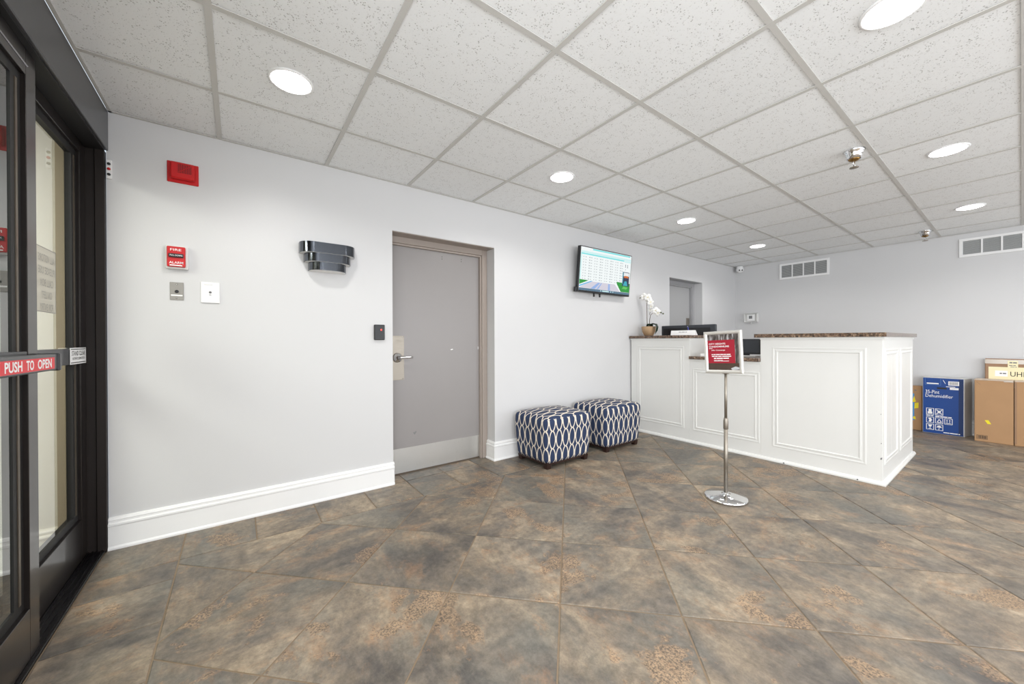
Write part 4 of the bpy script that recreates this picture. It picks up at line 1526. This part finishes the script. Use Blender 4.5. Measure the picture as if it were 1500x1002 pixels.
# ================================================================ SIGN STAND
bx_, by_ = 2.850, 1.268
t = thing('sign_stand', (bx_, by_, 0), 'chrome pedestal sign stand with a framed red notice', 'sign')
MB().lathe([(0.132, 0.0), (0.140, 0.003), (0.141, 0.012), (0.135, 0.021), (0.060, 0.027), (0.030, 0.031), (0.018, 0.040), (0.014, 0.046)], (bx_, by_, 0), 48).build('base', 'chrome', t)
MB().lathe([(0.0135, 0.035), (0.0135, 0.55)], (bx_, by_, 0), 20).build('lower_pole', 'steel', t)
MB().lathe([(0.0095, 0.55), (0.0095, 0.93)], (bx_, by_, 0), 20).build('upper_pole', 'steel', t)
cl = MB().lathe([(0.0150, 0.505), (0.0165, 0.508), (0.0165, 0.560), (0.0145, 0.575), (0.013, 0.585)], (bx_, by_, 0), 20).build('height_collar', 'steel', t)
roll = math.radians(2.6)
SW_, SH_ = 0.262, 0.306
fr_ = Frame((bx_ - 0.020, 1.2785, 1.0625), (0, -math.cos(roll), math.sin(roll)), (0, math.sin(roll), math.cos(roll)))
sg = MB(fr_).box(-SW_ / 2 + 0.004, SW_ / 2 - 0.004, -SH_ / 2 + 0.004, SH_ / 2 - 0.004, -0.010, 0.0).build('sign_back', 'silverframe', t)
mb = MB(fr_)
prof = [(0.0, -0.010), (0.0, 0.004), (0.006, 0.010), (0.016, 0.010), (0.024, 0.003), (0.024, -0.002)]
k = len(prof)
vs = []
for (cu, cv, su, sv) in ((-SW_ / 2, -SH_ / 2, 1, 1), (SW_ / 2, -SH_ / 2, -1, 1), (SW_ / 2, SH_ / 2, -1, -1), (-SW_ / 2, SH_ / 2, 1, -1)):
    vs += [(cu + su * d, cv + sv * d, h) for d, h in prof]
mb.add(vs, [(c * k + i, ((c + 1) % 4) * k + i, ((c + 1) % 4) * k + i + 1, c * k + i + 1) for c in range(4) for i in range(k - 1)])
mb.build('snap_frame', 'silverframe', t)
# poster: monochrome lobby photograph with a crimson text panel


def poster_material():
    m, nt, b = newmat('poster_photo')
    N, L = nt.nodes, nt.links
    tc = N.new('ShaderNodeTexCoord')
    mp = N.new('ShaderNodeMapping')
    mp.inputs['Scale'].default_value = (1, 30, 5)
    L.new(tc.outputs['Object'], mp.inputs['Vector'])
    r = ramp(nt, [(0.35, rgb(52, 46, 44)), (0.52, rgb(92, 86, 84)), (0.66, rgb(176, 174, 176))])
    L.new(noise(nt, mp.outputs[0], 2.2, 4), r.inputs[0])
    L.new(r.outputs[0], b.inputs['Base Color'])
    b.inputs['Roughness'].default_value = 0.25
    return m


a, c = SW_ / 2 - 0.024, SH_ / 2 - 0.024
MB(fr_).quad(-a, a, -c, c, 0.001).build('poster', poster_material(), t)
MB(fr_).quad(-a, a, -c, -c + 0.050, 0.0013).build('poster_floor', mat('poster_brown', rgb(74, 58, 50), 0.3, var=0.15, vscale=40), t)
MB(fr_).poly([(0.060, -c), (a, -c + 0.005), (a, -c + 0.018), (0.082, -c + 0.026), (0.05, -c + 0.012)], 0.0016).build('poster_detail', mat('poster_pale', rgb(190, 192, 196), 0.3), t)
MB(fr_).quad(-a + 0.002, 0.082, -0.080, 0.088, 0.0018).build('red_panel', 'crimson', t)
text_fit('CITY HEIGHTS', fr_, -0.096, 0.020, 0.055, 0.067, 0.0024, 0.015).build('poster_lettering', 'whiteprint', t)
text_fit('CONDOMINIUMS', fr_, -0.096, 0.044, 0.035, 0.047, 0.0024, 0.015).build('poster_lettering', 'whiteprint', t)
text_fit('24hr Concierge', fr_, -0.080, 0.016, 0.008, 0.019, 0.0024, 0.01).build('poster_lettering', 'whiteprint', t)
bars(fr_, [(-0.096, -0.072, 0.026, 0.029, [3])], 0.0024).build('poster_lettering', 'whiteprint', t)
bars(fr_, [(-0.080, 0.052, -0.020, -0.014, [2, 3, 5, 4, 3, 5]), (-0.078, 0.056, -0.033, -0.027, [3, 3, 4, 10]), (-0.064, 0.040, -0.048, -0.041, [3, 8, 7]),
           (-0.064, -0.002, -0.060, -0.057, [4, 7]), (-0.064, 0.040, -0.066, -0.063, [9, 12])], 0.0024).build('poster_lettering', 'whiteprint', t)
MB().box(bx_ - 0.020 + 0.010, bx_ + 0.010, by_ - 0.02, by_ + 0.02, 0.905, 0.955, 0.002).build('sign_clamp', 'steel', t)

# ================================================================ CARTONS BY THE FAR WALL
def carton(name, x0, x1, y0, y1, z1, m, label, top=None):
    t = thing(name, ((x0 + x1) / 2, (y0 + y1) / 2, 0), label, 'box', 'cartons along the far wall')
    MB().box(x0, x1, y0, y1, 0.0, z1, 0.004).build('carton_body', m, t)
    return t


# blue dehumidifier carton
t = thing('dehumidifier_carton', (6.96, 0.56, 0), 'blue carton printed 35-Pint Dehumidifier with a silver side', 'box', 'cartons along the far wall')
bx0, bx1, by0, by1, bz = 6.870, 7.055, 0.395, 0.728, 0.680
MB().prism([(bx0 + 0.002, by0), (bx1, by0 - 0.045), (bx1, by1), (bx0 + 0.002, by1)], 0.0, bz, 'xyz').build('carton_body', 'palecarton', t)
fb = Frame((bx0, by1, 0), (0, -1, 0), (0, 0, 1))
bw = by1 - by0
fc = MB(fb).box(0.004, bw - 0.008, 0.003, bz - 0.004, -0.003, 0.0015).build('blue_front', 'blue', t)
MB(fb).quad(bw - 0.045, bw - 0.010, 0.01, bz - 0.01, 0.0018).build('side_band', 'navy', t)
text_fit('35-Pint', fb, 0.024, 0.138, 0.485, 0.528, 0.0024).build('carton_lettering', 'whiteprint', t)
text_fit('Dehumidifier', fb, 0.024, 0.245, 0.440, 0.478, 0.0024).build('carton_lettering', 'whiteprint', t)
mb = MB(fb)
for a, b, c, d in ((0.020, 0.150, 0.590, 0.593), (0.020, 0.023, 0.590, 0.672), (0.147, 0.150, 0.590, 0.672)):
    mb.quad(a, b, c, d, 0.0022)
mb.build('logo_outline', mat('pale_blue_print', rgb(90, 130, 190), 0.5), t)
bars(fb, [(0.034, 0.132, 0.602, 0.616, [12])], 0.0024).build('logo_lettering', 'whiteprint', t)
MB(fb).quad(0.118, 0.196, 0.545, 0.566, 0.0022).build('hand_slot', 'black', t)
lab = MB(fb).quad(0.208, 0.292, 0.595, 0.645, 0.0022).quad(0.220, 0.288, 0.545, 0.570, 0.0022).quad(0.190, 0.262, 0.575, 0.582, 0.0022).build('white_label', 'whiteprint', t)
mb = MB(fb)
for k in range(16):
    mb.quad(0.216 + k * 0.0043, 0.216 + k * 0.0043 + (0.0025 if k % 3 else 0.0012), 0.603, 0.638, 0.0026)
mb.build('barcode', 'greyprint', lab)
MB(fb).poly([(0.165, 0.655), (0.169, 0.658), (0.188, 0.615), (0.184, 0.613)], 0.0024).build('tape_flap', 'whiteprint', t)


def icon(u, v, w_, h_, glyph):
    mb = MB(fb)
    e = 0.005
    for a, b, c, d in ((u, u + w_, v, v + e), (u, u + w_, v + h_ - e, v + h_), (u, u + e, v + e, v + h_ - e), (u + w_ - e, u + w_, v + e, v + h_ - e)):
        mb.quad(a, b, c, d, 0.0024)
    for p_ in glyph:
        mb.poly([(u + x * w_, v + y_ * h_) for x, y_ in p_], 0.0024)
    mb.build('handling_symbol', 'whiteprint', t)


sq = lambda a, b, c, d: [(a, c), (b, c), (b, d), (a, d)]
icon(0.030, 0.225, 0.064, 0.080, [sq(0.2, 0.8, 0.15, 0.45), sq(0.3, 0.7, 0.45, 0.85)])
icon(0.104, 0.225, 0.064, 0.080, [sq(0.3, 0.7, 0.3, 0.7), [(0.12, 0.2), (0.2, 0.12), (0.4, 0.35), (0.32, 0.42)], [(0.88, 0.2), (0.8, 0.12), (0.6, 0.35), (0.68, 0.42)],
                                  [(0.12, 0.8), (0.2, 0.88), (0.4, 0.65), (0.32, 0.58)], [(0.88, 0.8), (0.8, 0.88), (0.6, 0.65), (0.68, 0.58)]])
bars(fb, [(0.030, 0.090, 0.207, 0.217, [5, 3]), (0.104, 0.235, 0.204, 0.216, [5, 8, 4])], 0.0024).build('carton_lettering', 'whiteprint', t)
icon(0.030, 0.124, 0.064, 0.072, [[(0.3, 0.2), (0.6, 0.15), (0.75, 0.5), (0.6, 0.85), (0.25, 0.8), (0.4, 0.5)]])
icon(0.104, 0.124, 0.064, 0.072, [[(0.2, 0.2), (0.3, 0.2), (0.55, 0.7), (0.45, 0.75)], [(0.45, 0.75), (0.55, 0.75), (0.85, 0.25), (0.75, 0.2)], sq(0.3, 0.75, 0.15, 0.26)])
icon(0.178, 0.124, 0.064, 0.072, [sq(0.28, 0.36, 0.3, 0.8), sq(0.62, 0.7, 0.3, 0.8), sq(0.18, 0.82, 0.16, 0.24), [(0.2, 0.65), (0.44, 0.65), (0.32, 0.85)], [(0.54, 0.65), (0.78, 0.65), (0.66, 0.85)]])
icon(0.030, 0.040, 0.064, 0.072, [[(0.25, 0.85), (0.75, 0.85), (0.65, 0.5), (0.35, 0.5)], sq(0.46, 0.54, 0.2, 0.5), sq(0.3, 0.7, 0.14, 0.22)])
icon(0.104, 0.040, 0.064, 0.072, [[(0.15, 0.5), (0.3, 0.75), (0.5, 0.83), (0.7, 0.75), (0.85, 0.5)], sq(0.47, 0.53, 0.15, 0.5), sq(0.38, 0.53, 0.13, 0.2)])
bars(fb, [(0.170, 0.300, 0.018, 0.028, [7, 9, 2])], 0.0024).build('carton_lettering', 'whiteprint', t)

# brown carton half hidden behind the desk
t = carton('brown_carton', 6.945, 7.055, 0.742, 1.16, 0.555, 'card', 'brown carton with yellow tags between desk and blue carton')
fb2 = Frame((6.945, 1.16, 0), (0, -1, 0), (0, 0, 1))
MB(fb2).quad(0.318, 0.352, 0.12, 0.46, 0.0012).build('blue_print', mat('sky_blue_print', rgb(70, 150, 210), 0.5), t)
mb = MB(fb2)
mb.poly([(0.352, 0.27), (0.388, 0.28), (0.390, 0.35), (0.356, 0.34)], 0.003)
mb.poly([(0.332, 0.35), (0.348, 0.42), (0.352, 0.43), (0.366, 0.36), (0.35, 0.35)], 0.002).poly([(0.34, 0.14), (0.365, 0.13), (0.362, 0.17), (0.345, 0.17)], 0.002)
mb.build('yellow_tag', 'yellow', t)
MB(fb2).quad(0.352, 0.372, 0.497, 0.510, 0.0012).build('print_mark', 'greyprint', t)

# two plain cartons in front of a flat one
t = carton('brown_carton', 6.735, 7.005, 0.050, 0.316, 0.690, 'card', 'plain brown carton with a yellow diamond sticker beside the blue carton')
fb3 = Frame((6.735, 0.316, 0), (0, -1, 0), (0, 0, 1))
MB(fb3).poly([(0.072, 0.243), (0.098, 0.247), (0.118, 0.205), (0.092, 0.203)], 0.0012).build('yellow_sticker', 'yellow', t)
mb = MB(fb3)
for a, b, c, d in ((0.016, 0.092, 0.028, 0.031), (0.016, 0.092, 0.068, 0.071), (0.016, 0.019, 0.028, 0.071), (0.089, 0.092, 0.028, 0.071)):
    mb.quad(a, b, c, d, 0.0010)
for k in range(7):
    mb.quad(0.026 + 0.009 * k, 0.030 + 0.009 * k + 0.002 * (k % 2), 0.034, 0.065, 0.0010)
mb.build('carton_stamp', 'inkprint', t)
MB().box(6.731, 7.008, 0.050, 0.319, 0.688, 0.6925, 0.002).build('top_flap', 'cardtop', t)
MB(fb3).poly([(0.012, 0.670), (0.016, 0.672), (0.044, 0.640), (0.040, 0.638)], 0.001).build('crease_mark', 'card2', t)
MB().box(6.730, 6.7345, 0.052, 0.115, 0.680, 0.694).build('tape_end', 'tape', t)
t = carton('brown_carton', 6.737, 7.005, -0.42, 0.045, 0.690, 'card', 'plain brown carton cut off by the right picture edge')
MB().box(6.733, 7.008, -0.423, 0.044, 0.688, 0.6925, 0.002).build('top_flap', 'cardtop', t)
MB().box(6.734, 6.738, 0.030, 0.044, 0.02, 0.688).build('corner_tape', 'card2', t)

t = thing('flat_carton', (7.045, -0.25, 0), 'flat worn carton marked UHE standing against the far wall', 'box', 'cartons along the far wall')
MB().box(7.012, 7.058, -0.75, 0.253, 0.0, 0.925, 0.006).build('carton_body', 'card2', t)
fb4 = Frame((7.012, 0.253, 0), (0, -1, 0), (0, 0, 1))
pl = MB(fb4).quad(0.026, 0.62, 0.600, 0.832, 0.0012).build('cream_label', 'paleyellow', t)
text_fit('UHE', fb4, 0.178, 0.290, 0.728, 0.782, 0.0018).build('carton_lettering', 'inkprint', pl)
MB(fb4).quad(0.072, 0.160, 0.725, 0.790, 0.0018).build('white_sticker', 'whiteprint', pl)
bars(fb4, [(0.105, 0.150, 0.752, 0.766, [2, 3])], 0.0022).build('sticker_lettering', 'greyprint', pl)
MB(fb4).quad(0.160, 0.230, 0.825, 0.905, 0.0024).build('yellow_note', 'paleyellow', t)
bars(fb4, [(0.172, 0.222, 0.876, 0.890, [3, 4]), (0.170, 0.215, 0.848, 0.856, [4, 3]), (0.178, 0.222, 0.832, 0.838, [5, 2])], 0.0028).build('note_lettering', 'greyprint', t)
MB(fb4).quad(0.0, 0.70, 0.868, 0.916, 0.0014).build('tape_strip', 'tape', t)
